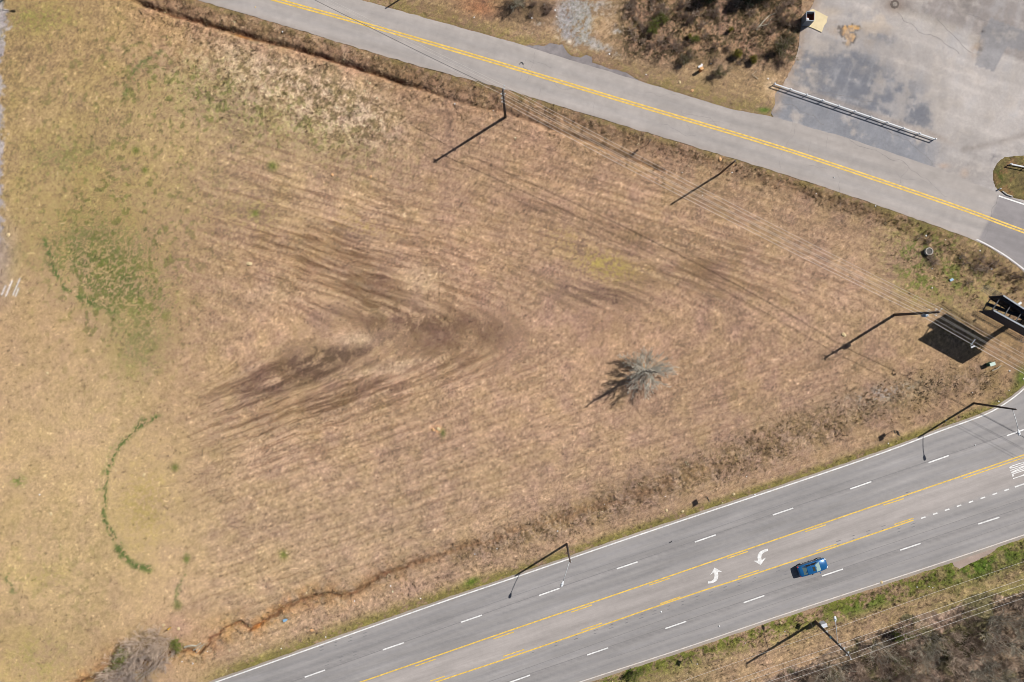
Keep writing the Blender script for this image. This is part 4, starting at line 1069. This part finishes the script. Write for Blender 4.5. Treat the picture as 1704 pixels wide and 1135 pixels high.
# ------------------------------------------------------------------ branches, trees and bushes
def grow(rng, segs, p, d, L, r, depth, bend=.25, up=.1, kids=(5, 4, 3), ang=(.45, .9), shrink=.55, nseg=5, tmin=.2):
    pts = [p.copy()]; dd_ = d.normalized()
    for i in range(nseg):
        dd_ = (dd_ + Vector((rng.gauss(0, bend), rng.gauss(0, bend), rng.gauss(0, bend * .6) + up)) * .5).normalized()
        pts.append(pts[-1] + dd_ * L / nseg)
    segs.append((pts, [max(r * (1 - .8 * i / nseg), .006) for i in range(nseg + 1)]))
    if depth <= 0: return
    n_ = kids[len(kids) - depth] if depth <= len(kids) else 3
    for k in range(n_):
        t_ = tmin + (1 - tmin) * (k + rng.random()) / n_; i = min(int(t_ * nseg), nseg - 1); q = pts[i].lerp(pts[i + 1], t_ * nseg - i)
        ax = (pts[i + 1] - pts[i]).normalized(); o = ax.orthogonal().normalized(); o.rotate(Matrix.Rotation(rng.uniform(0, 6.283), 3, ax))
        a = rng.uniform(*ang); nd = ax * math.cos(a) + o * math.sin(a)
        grow(rng, segs, q, nd, L * shrink * rng.uniform(.7, 1.2) * (1.15 - .5 * t_), max(r * .45, .007), depth - 1, bend, up, kids, ang, shrink, max(3, nseg - 1), .15)
def seg_mesh(segs, n=3):
    m_ = MB()
    for pts, rr_ in segs: m_.tube(pts, rr_, n, cap=False)
    return m_
def leaves(rng, pts, size, per, spread):
    v = []; f = []
    for p in pts:
        for _ in range(per):
            c = p + Vector((rng.gauss(0, spread), rng.gauss(0, spread), rng.gauss(0, spread * .7)))
            a = Vector((rng.gauss(0, 1), rng.gauss(0, 1), rng.gauss(0, .6))).normalized(); b_ = a.orthogonal().normalized(); b_.rotate(Matrix.Rotation(rng.uniform(0, 6.28), 3, a))
            c2 = a.cross(b_); s_ = size * rng.uniform(.5, 1.2); o = len(v)
            v += [c - b_ * s_, c - c2 * s_ * .45, c + b_ * s_, c + c2 * s_ * .45]; f.append((o, o + 1, o + 2, o + 3))
    return MB().add(v, f)

# the lone bare tree in the field
def field_tree():
    rng = random.Random(21)
    t = empty("bare_tree", P(1072, 616, 0), 0, "lone leafless grey tree in the middle of the field", "tree")
    lead = [Vector((0, 0, -.1)), Vector((.05, 0, 2)), Vector((-.05, .1, 4.5)), Vector((.1, .05, 7)), Vector((.1, .15, 9.2)), Vector((.2, .1, 11.2))]
    MB().tube(lead, [.26, .23, .19, .15, .10, .05], 10).build("trunk", bark, t, True)
    segs = []
    NB = 64
    for k in range(NB):
        z = .5 + (k / (NB - 1)) ** 2.3 * 9.9 + rng.uniform(-.15, .15); i = 0
        z = max(z, .4)
        while i < 4 and lead[i + 1].z < z: i += 1
        q = lead[i].lerp(lead[i + 1], (z - lead[i].z) / (lead[i + 1].z - lead[i].z))
        a = k * 2.4 + rng.uniform(-.4, .4); el = rng.uniform(.25, .75) + z * .06
        L = (3.7 - z * .1) * rng.uniform(.75, 1.15) if z < 3.2 else max(2.3 - (z - 3.2) * .2, .8) * rng.uniform(.6, 1.1)
        grow(rng, segs, q, Vector((math.cos(a) * math.cos(el), math.sin(a) * math.cos(el), math.sin(el))), L, max(.06 - z * .004, .02), 3 if z < 3.2 else 2, .2, .06, (7, 5, 3) if z < 3.2 else (5, 3), (.25, .7), .45, 6, .2)
    seg_mesh([(p_, [max(x_, .016) for x_ in r_]) for p_, r_ in segs]).build("branches", barkl, t)
field_tree()

def bare_proto(name, seed, h, spread, stems, m_, kids=(5, 4), leaf=None, lab="", cat="bush", lsize=.06, lper=3, lsp=.18, r0=.035):
    rng = random.Random(seed)
    t = empty(name, (0, 0, 0), 0, lab, cat); segs = []
    for k in range(stems):
        a = rng.uniform(0, 6.283); el = math.atan2(h, spread * rng.uniform(.3, 1.2))
        grow(rng, segs, Vector((rng.gauss(0, .12), rng.gauss(0, .12), -.05)), Vector((math.cos(a) * math.cos(el), math.sin(a) * math.cos(el), math.sin(el))), math.hypot(h, spread) * rng.uniform(.6, 1.05), r0, len(kids), .3, .05, kids, (.35, .9), .5, 5, .25)
    seg_mesh([(p_, [max(x_, .0145) for x_ in r_]) for p_, r_ in segs]).build("branches", m_, t)
    if leaf:
        tips = [s[0][j] for s in segs for j in range(1, len(s[0])) if rng.random() < .7]
        rng.shuffle(tips); leaves(rng, tips[:900], lsize, lper, lsp).build("foliage", leaf, t)
    return t
class Plants:
    def __init__(s, proto): s.p = proto; s.used = False
    def put(s, px, py, sc=1.0, rot=None, label=None, group=None):
        o = s.p if not s.used else copy_tree(s.p)
        s.used = True
        o.location = P(px, py, 0); o.scale = (sc, sc, sc); o.rotation_euler = (0, 0, rot if rot is not None else random.Random(px * 31 + py).uniform(0, 6.28))
        if label: o['label'] = label
        if group: o['group'] = group
        elif 'group' in o: del o['group']
        return o
twig_d = mat("thicket_twigs_dark", alb((176, 152, 134)), .9, nscale=3, namt=.3)
twig_m = mat("thicket_twigs_brown", alb((214, 190, 168)), .9, nscale=3, namt=.3)
woodsP = [Plants(bare_proto("bare_bush", 1, 2.6, 2.0, 13, twig_d, (7, 5))), Plants(bare_proto("bare_bush", 2, 3.0, 1.8, 12, twig_m, (7, 5))),
          Plants(bare_proto("bare_bush", 3, 3.6, 2.4, 9, bark3, (7, 5), r0=.05)), Plants(bare_proto("leafy_bush", 4, 2.2, 1.6, 11, twig_d, (6, 4), leafo, lsize=.09, lper=2, lsp=.2))]
labW = ["dark brown leafless bush in the thicket south of the highway", "light brown leafless bush in the thicket south of the highway", "pale grey leafless sapling in the thicket south of the highway", "olive green leafing bush in the thicket south of the highway"]
grW = ["dark bare bushes of the south thicket", "light brown bare bushes of the south thicket", "pale bare saplings of the south thicket", "olive bushes of the south thicket"]
rng = random.Random(99); cnt = 0
for row in range(9):
    for colm in range(24):
        x = 1240 + colm * 37 + rng.uniform(-10, 10); y = 1000 + row * 25 + rng.uniform(-9, 9)
        if x > 1790: continue
        yb_ = np.interp(x, [1240, 1330, 1400, 1480, 1560, 1640, 1704, 1800], [1142, 1105, 1072, 1040, 1015, 996, 975, 940]) + 14
        if y < yb_ or y > 1160: continue
        k = rng.choices([0, 1, 2, 3], [4, 6, 4, 2.2 if x > 1560 or y < yb_ + 30 else 1.0])[0]
        woodsP[k].put(x, y, rng.uniform(.7, 1.15), None, labW[k], grW[k]); cnt += 1
    
gb1 = Plants(bare_proto("leafy_bush", 14, 2.0, 1.0, 8, twig_d, (5, 4), leafg, lsize=.10, lper=4, lsp=.16, cat="bush"))
gb1.put(1497, 1056, 1.0, 0, "bright green bush at the thicket edge under the wires")
gb1.put(1088, 50, .85, 1, "bright green sapling in the scrub right of the gravel patch")
gb1.put(1104, 33, .6, 2, "smaller green bush just above the green sapling in the scrub")
gb1.put(1155, 66, .5, 3, "small green shrub in the middle of the scrub")
gb1.put(208, 1086, 1.1, 4, "green bush at the left end of the brush pile by the ditch")
gb1.put(297, 1070, .8, 5, "green bush at the right end of the brush pile by the ditch")
gb1.put(1056, 1121, .8, .5, "low green bush on the verge at the bottom edge")
gb1.put(184, 1114, .5, .5, "small green shrub at the lower left of the brush pile")
yb = Plants(bare_proto("leafy_bush", 15, 1.5, .9, 8, twig_d, (5, 4), leafy, lsize=.09, lper=4, lsp=.14))
yb.put(1250, 103, .75, 0, "yellow green shrub near the white fence end")
yb.put(1225, 95, .8, 1, "duller yellow green shrub left of the brightest one in the scrub")
yb.put(1216, 52, .5, 2, "small yellow green shrub high in the scrub")
yb.put(1148, 62, .45, 3, "tiny yellow shrub beside the small green shrub in the scrub")
ob = Plants(bare_proto("leafy_bush", 16, 1.7, 1.5, 12, twig_m, (6, 5), leafo, lsize=.08, lper=2, lsp=.16))
ob.put(1300, 88, 1.15, 0, "broad olive bush at the parking lot edge")
ob.put(1197, 122, .8, 1, "low olive bush right of the orange marker")
ob.put(1140, 100, .8, 2, "low olive bush left of the orange marker")
ob.put(1312, 66, .7, 3, "olive bush between the broad bush and the metal bin")
# scrub of low brown weeds north of the side road
wp = [Plants(bare_proto("dry_shrub", 30, .9, .9, 10, twig_m, (5, 4), r0=.02)), Plants(bare_proto("dry_shrub", 31, 1.0, .8, 10, twig_d, (5, 4), r0=.02))]
for i in range(100):
    x = rng.uniform(1035, 1322); y = rng.uniform(-12, 108 if x > 1120 else 80)
    if x > 1300 and y > 60: continue
    k = i % 2
    wp[k].put(x, y, rng.uniform(.5, 1.05), None, ["light brown dry shrub in the scrub north of the side road", "dark brown dry shrub in the scrub north of the side road"][k], ["light dry shrubs of the north scrub", "dark dry shrubs of the north scrub"][k])
for i in range(10):
    wp[1].put(rng.uniform(872, 918), rng.uniform(-5, 34), rng.uniform(.5, .9), None, "brown dry shrub left of the gravel patch", "dry shrubs left of the gravel patch")
for x, y, s_ in [(1606, 438, .9), (1620, 448, 1.1), (1640, 446, 1), (1655, 438, .9), (1670, 450, 1), (1684, 458, 1), (1697, 462, 1.2), (1612, 470, .8), (1690, 480, .9), (1548, 428, .8), (1553, 438, .8), (1600, 425, .7), (1630, 430, .9), (1530, 396, .7), (1545, 402, .6)]:
    wp[0 if x < 1660 else 1].put(x, y, s_, None, "brown dry shrub in the overgrown ditch near the billboard", "dry shrubs in the ditch near the billboard")
# pale sapling top left, with its dark evergreen neighbour
pb = Plants(bare_proto("flowering_bush", 41, 3.2, 1.8, 13, bark3, (7, 5), mat("pale_blossom", alb((206, 204, 172)), .8, nscale=3, namt=.2), lsize=.06, lper=2, lsp=.15))
pb.put(862, 6, .95, 0, "pale blossoming bush at the top edge left of the gravel patch")
def evergreen(px, py, h, r, seed, label):
    rng_ = random.Random(seed); t = empty("evergreen_tree", P(px, py, 0), 0, label, "tree")
    MB().tube([(0, 0, -.1), (0, 0, h * .5), (0, 0, h)], [.16, .10, .02], 8).build("trunk", bark2, t, True)
    pts = []
    for k in range(int(420 * r)):
        z = rng_.uniform(.3, h); rr_ = r * (1 - (z / h) ** 1.4) * math.sqrt(rng_.random()) ; a = rng_.uniform(0, 6.283); rr_ *= 1 + .25 * math.sin(a * 5 + z * 3)
        pts.append(Vector((rr_ * math.cos(a), rr_ * math.sin(a), z)))
    leaves(rng_, pts, .13, 5, .12).build("crown", leafd, t)
evergreen(1180, -6, 4.2, 1.9, 1, "dark evergreen at the top edge above the scrub, left one")
evergreen(1250, -8, 5.0, 2.4, 2, "dark evergreen at the top edge above the scrub, wider right one")
evergreen(1282, -16, 5.0, 2.0, 3, "dark evergreen at the top edge nearest the parking lot")
# bare young trees with long shadows
sp = Plants(bare_proto("bare_sapling", 51, 5.2, .5, 2, bark2, (7, 4), cat="tree", r0=.05))
sp.put(1121, 76, 1.0, 0, "thin leafless sapling in the scrub, its shadow reaching the grass")
sp.put(1140, 92, .55, 1, "short leafless sapling right of the thin tall one")
sp.put(1272, 44, .95, 2, "thin leafless sapling beside the pale dead branches")
sp.put(1314, 36, .6, 3, "thin leafless sapling left of the metal bin")
# brush pile by the lower left ditch
bp_ = [Plants(bare_proto("brush_bush", 61, 2.0, 2.6, 18, twig_m, (7, 5), r0=.035)), Plants(bare_proto("brush_bush", 62, 1.8, 2.4, 16, mat("pale_brush", alb((178, 160, 148)), .9, nscale=4, namt=.25), (7, 5), r0=.035))]
for i, (x, y, s_, lb) in enumerate([(238, 1072, 1.0, "brown leafless bush at the top of the brush pile"), (262, 1062, .95, "brown leafless bush near the yellow marker"), (222, 1094, 1.0, "grey brown leafless bush at the centre left of the brush pile"),
                         (258, 1090, 1.0, "grey brown leafless bush at the centre right of the brush pile"), (205, 1116, 1.0, "leafless bush at the lower left of the brush pile"), (238, 1114, 1.0, "leafless bush at the lower middle of the brush pile"),
                         (190, 1134, .9, "leafless bush on the bottom edge, left side of the brush pile"), (222, 1138, 1.0, "leafless bush on the bottom edge, right side of the brush pile"), (280, 1078, .75, "small leafless bush right of the brush pile centre")]):
    bp_[0 if i in (0, 1, 4, 8) else 1].put(x, y, s_ * 1.12, None, lb)
def log(pts, r, label, m_=None, name="dead_branch"):
    c = P(*pts[0], 0); m2 = MB().tube([P(x, y, .10 + .15 * (i % 2)) - c for i, (x, y) in enumerate(pts)], [r * (1 - .5 * i / len(pts)) for i in range(len(pts))], 7)
    o = m2.build(name, m_ or bark3); o.location = c; return tag(o, label, "branch")
log([(307, 1077), (318, 1074), (327, 1075), (334, 1070)], .16, "thick pale dead branch lying at the ditch bend")
log([(322, 1082), (329, 1078), (336, 1073)], .10, "thinner pale dead branch beside the thick one at the ditch bend")
log([(326, 1086), (333, 1079), (340, 1071)], .07, "thin crooked dead branch lowest at the ditch bend")
for i, (pts) in enumerate([[(230, 1134), (255, 1114), (280, 1095), (297, 1083)], [(218, 1136), (244, 1118), (262, 1104)], [(205, 1134), (222, 1124), (240, 1119)], [(196, 1136), (208, 1128), (230, 1122)]]):
    log(pts, .08, ["long pale branch along the right side of the brush pile", "pale branch inside the brush pile, second from the right", "pale branch low in the brush pile, third from the right", "pale branch at the bottom left of the brush pile"][i])
log([(1258, 50), (1270, 36), (1280, 26), (1290, 22)], .10, "pale dead branch in the scrub left of the metal bin"); log([(1264, 44), (1278, 40), (1284, 30)], .07, "second pale dead branch lying across the first in the scrub")
log([(1651, 617), (1660, 613), (1666, 608)], .09, "fallen branch just below the green utility pedestal")
log([(1261, 131), (1252, 124), (1259, 118)], .04, "thin white branch on the grass left of the fence end")

# ------------------------------------------------------------------ small things
def rock(px, py, r, m_, label, group=None, seed=0):
    rg = random.Random(seed or int(px * 13 + py)); o = MB().ell((0, 0, r * .1), (r * .8 * rg.uniform(.8, 1.3), r * rg.uniform(.55, .85), r * .38), 9, 6, .18, rg).build("rock", m_); o.location = P(px, py, 0)
    o.rotation_euler = (0, 0, rg.uniform(0, 6)); return tag(o, label, "rock", group)
rk = mat("orange_rock", alb((226, 176, 126)), .9, nscale=3, namt=.2); rk2 = mat("pale_rock", alb((222, 198, 152)), .9, nscale=3, namt=.15)
rock(721, 715, .42, rk, "orange rock in the open field, left of a paler one"); rock(730, 714, .34, rk2, "pale rock in the open field, right of the orange one")
rock(79, 621, .32, rk2, "pale rock near the left edge of the field"); rock(85, 855, .4, rk2, "pale rock left of the green grass arc"); rock(415, 439, .45, rk2, "pale rock in the field right of the green patch")
rock(1404, 557, .38, rk2, "pale rock where the wire shadow crosses the field"); rock(329, 1082, .42, rk, "rounded tan rock in the ditch bend"); rock(272, 1040, .3, rk2, "small pale rock left of the yellow marker")
rock(297, 1046, .3, rk2, "small yellowish rock right of the yellow marker"); rock(193, 783, .2, rk2, "small pale rock just right of the green arc"); rock(240, 790, .3, rk2, "pale rock in the grass right of the green arc")
rock(1198, 265, .42, rk, "tan rock on the bank beside the side road"); rock(1109, 849, .3, rk2, "pale rock on the highway verge left of another"); rock(1136, 851, .26, rk2, "smaller pale rock on the highway verge near the sign")
rock(1221, 822, .3, rk2, "tan rock on the highway verge right of the road sign"); rock(477, 920, .2, rk2, "small pale rock by a green tuft in the lower field"); rock(553, 291, .28, rk, "orange rock in the upper middle field"); rock(617, 294, .28, rk, "second orange rock in the upper middle field")
rock(1467, 969, .25, rk2, "pale rock on the green verge right of the car"); rock(1299, 1036, .3, rk2, "tan rock on the verge left of the south pole"); rock(519, 1049, .36, rk, "orange rock on the bank beside the lower ditch"); rock(14, 391, .4, rk2, "pale rock at the gravel edge on the left")
rock(1131, 137, .28, rk2, "pale rock on the grass north of the side road"); rock(425, 12, .2, rk2, "small rock on the bank at the top edge"); rock(1152, 151, .28, rk, "tan rock on the grass near the side road edge")
lit = mat("white_litter", alb((240, 240, 240)), .6); litb = mat("blue_litter", alb((150, 186, 214)), .5)
rl = random.Random(3)
LIT = [(906,8),(924,17),(926,28),(885,30),(789,29),(1014,90),(1075,124),(1164,111),(1183,106),(1278,131),(1541,392),(1551,479),(1573,399),(1597,430),(1551,447),(1650,448),(1631,417),(1006,839),(928,884),(1107,826),(1242,793),(1256,823),(1388,295),(1358,322),(1457,343),(1218,287),(1135,287),(1169,325),
       (1197,1042),(1306,1051),(1240,1070),(1552,978),(1526,977),(1546,976),(1680,617),(1679,650),(1662,668),(1618,653),(1574,700),(1478,738),(827,913),(790,922),(700,996),(542,1060),(650,975),(590,1000),(303,1101),(321,1104),(345,1084),(468,1079),(433,1072),(1100,1018),(1623,741),(66,823),(1703,630),(757,173),(821,184),(470,53),(1160,1105)]
for i, (x, y) in enumerate(LIT):
    s_ = rl.uniform(.09, .17); v = [(rl.uniform(.6, 1) * s_ * math.cos(a), rl.uniform(.6, 1) * s_ * math.sin(a), rl.uniform(0, .06)) for a in [k * 1.047 for k in range(6)]]
    o = MB().add(v + [(0, 0, .09)], [(k, (k + 1) % 6, 6) for k in range(6)]).build("litter", lit); o.location = P(x, y, .05)
    tag(o, "small scrap of white litter lying on the ground", "litter", "scraps of white litter")
o = MB().box((0, 0, .12), (.45, .4, .2), .4).box((.3, .1, .08), (.25, .2, .1), .9).build("litter", litb); o.location = P(474, 1032, 0); tag(o, "pale blue plastic bag beside the lower ditch", "litter")
o = MB().box((0, 0, .12), (.4, .35, .2), .4).box((.25, .1, .08), (.2, .3, .1), .9).build("litter", litb); o.location = P(1582, 466, 0); tag(o, "blue plastic scrap in the weeds left of the billboard", "litter")
# yellow marker post
t = empty("marker_post", P(284, 1044, 0), 0, "yellow marker post beside the brush pile", "marker post")
MB().tube([(0, 0, -.1), (0, 0, 1.15)], .07, 8).build("post", mat("yellow_plastic", alb((238, 196, 40)), .5), t, True); MB().tube([(0, 0, 1.15), (0, 0, 1.3)], [.085, .05], 8).build("cap", mat("black_cap", alb((40, 38, 36)), .5), t)
# orange and white marker in the scrub
t = empty("marker_post", P(1165, 118, 0), .4, "orange topped utility pedestal at the grass edge of the scrub", "marker post")
MB().box((0, 0, .55), (.42, .36, 1.1)).build("body", mat("orange_plastic", alb((236, 150, 70)), .5), t); MB().box((0, 0, 1.14), (.46, .40, .08)).build("cap", mat("orange_cap", alb((240, 176, 110)), .5), t)
o = MB().box((0, 0, .1), (.6, .3, .2), .3).box((.2, .2, .16), (.3, .3, .1), 1).build("litter", lit); o.location = P(1165, 111, 0); tag(o, "larger white rubbish heap above the orange pedestal", "litter")
# concrete drain ring
t = empty("drain_riser", P(1543, 419, -.1), 0, "round concrete drain riser in the weeds near the side road", "drain")
def ring(ro, ri, z0, z1, n_=28):
    v = []; f = []
    for k in range(n_):
        a = 2 * math.pi * k / n_; c_, s_ = math.cos(a), math.sin(a); v += [(ro * c_, ro * s_, z0), (ro * c_, ro * s_, z1), (ri * c_, ri * s_, z1), (ri * c_, ri * s_, z0)]
    for k in range(n_):
        a = 4 * k; b = 4 * ((k + 1) % n_)
        for j in range(3): f.append((a + j, b + j, b + j + 1, a + j + 1))
        f.append((a + 3, b + 3, b, a))
    return MB().add(v, f)
conc = mat("concrete", alb((206, 200, 190)), .9, nscale=4, namt=.15)
ring(.56, .45, 0, .65).build("ring", conc, t); gm = MB()
for k in range(-4, 5): gm.bar((k * .1, -math.sqrt(max(.2 - (k * .1) ** 2, .001)), .56), (k * .1, math.sqrt(max(.2 - (k * .1) ** 2, .001)), .56), .04)
gm.tube([(0, 0, .1), (0, 0, .50)], .45, 20).build("grate", mat("dark_grate", alb((136, 130, 124)), .8), t)
# utility cover in the parking lot
t = empty("drain_cover", P(1489, 7, .022), 0, "round dark drain cover at the top of the parking lot", "drain")
ring(.66, .36, -.02, .03, 8).build("collar", mat("dark_collar", alb((112, 100, 92)), .9, nscale=4, namt=.2), t); MB().tube([(0, 0, -.02), (0, 0, .045)], .33, 20).tube([(0, 0, .045), (0, 0, .06)], .16, 14).build("lid", mat("iron_lid", alb((146, 134, 124)), .7, nscale=5, namt=.25), t)
# green pedestal
t = empty("utility_pedestal", P(1645, 605.5, 0), math.radians(18), "green and white utility pedestal below the billboard", "utility box")
MB().box((0, 0, .5), (.75, .45, 1.0)).build("body", mat("green_box", alb((84, 128, 96)), .5), t); MB().box((0, 0, 1.03), (.80, .50, .06)).build("lid", mat("pale_lid", alb((206, 226, 214)), .5), t)
t = empty("cable_hook", P(1617, 571, 8.4), 0, "white hooked bracket hanging on the wires over the billboard shadow", "bracket")
MB().tube([(.35, .55, .25), (.1, .1, .1), (-.15, -.3, 0), (.0, -.5, -.05)], .05, 6).build("hook", ceramic, t); MB().box((.15, -.5, -.05), (.5, .2, .16), .5).build("housing", ceramic, t)
# tan slab and metal bin in the lot corner
slab = mat("tan_concrete", alb((238, 218, 176)), .9, nscale=1.5, namt=.08)
t = MB(); c0 = P(1360, 36, .03)
tv = [P(x, y, .03) - c0 for x, y in [(1346, 19), (1352, 15), (1377, 28), (1375, 38), (1371, 43), (1367, 54), (1352, 47), (1338, 42), (1336, 41)]]
n_ = len(tv); t.add([v + Vector((0, 0, .10)) for v in tv] + tv, [tuple(range(n_))[::-1], tuple(range(n_, 2 * n_))] + [(i, (i + 1) % n_, n_ + (i + 1) % n_, n_ + i) for i in range(n_)])
o = t.build("concrete_slab", slab); o.location = c0; tag(o, "cream concrete slab in the parking lot corner beside the metal bin", "slab")
t = empty("metal_bin", P(1340.5, 36, .03), math.radians(-2), "open topped grey metal bin standing on the cream slab", "bin")
binm = mat("grey_bin_steel", alb((168, 178, 192)), .6, nscale=3, namt=.12); rust = mat("rusty_inside", alb((150, 70, 44)), .9, nscale=3, namt=.3); 
w_, d_, h_ = 1.15, 1.25, 2.0
MB().box((0, -d_ / 2, h_ / 2), (w_, .06, h_)).box((0, d_ / 2, h_ / 2), (w_, .06, h_)).box((-w_ / 2, 0, h_ / 2), (.06, d_ - .06, h_ - .004)).box((w_ / 2, 0, h_ / 2), (.06, d_ - .06, h_ - .004)).build("shell", binm, t)
MB().box((0, 0, 1.2), (w_ - .08, d_ - .08, .05)).box((w_ / 2 - .045, 0, 1.6), (.02, d_ - .1, .78)).build("inside", rust, t); MB().ell((-.2, -.2, 1.35), (.25, .2, .15)).build("rubbish_bag", lit, t, True)
MB().bar((-w_ / 2, -d_ / 2 - .035, h_), (w_ / 2, -d_ / 2 - .035, h_), .06).bar((-w_ / 2, d_ / 2 + .035, h_), (w_ / 2, d_ / 2 + .035, h_), .06).build("rim", rim, t)
# small white bollard and curb bit at the island
t = empty("bollard", P(1662, 315, 0), 0, "short white bollard at the tip of the grass island", "bollard"); MB().tube([(0, 0, -.05), (0, 0, .5)], .10, 10).build("post", white_pl, t, True); MB().ell((0, 0, .5), (.1, .1, .06)).build("cap", white_pl, t, True)
o = MB().tube([P(1668, 318, .12), P(1675, 323.5, .12), P(1685, 327, .12)], .09, 6).build("kerb_piece", conc); tag(o, "pale broken kerb piece along the grass island", "kerb")
o = MB().tube([(0.25 * math.cos(a), .25 * math.sin(a), .05) for a in [k * .3 - .2 for k in range(12)]], .05, 6).build("tyre_scrap", wiredark); o.location = P(868, 107, .04); tag(o, "curved black tyre scrap lying on the side road", "debris")
o = MB().box((0, 0, .03), (.35, .12, .05), .5).box((.15, .1, .03), (.2, .08, .04), 1.2).build("road_debris", wiredark); o.location = P(1116, 902, .04); tag(o, "dark debris lying in the upper highway lane", "debris")
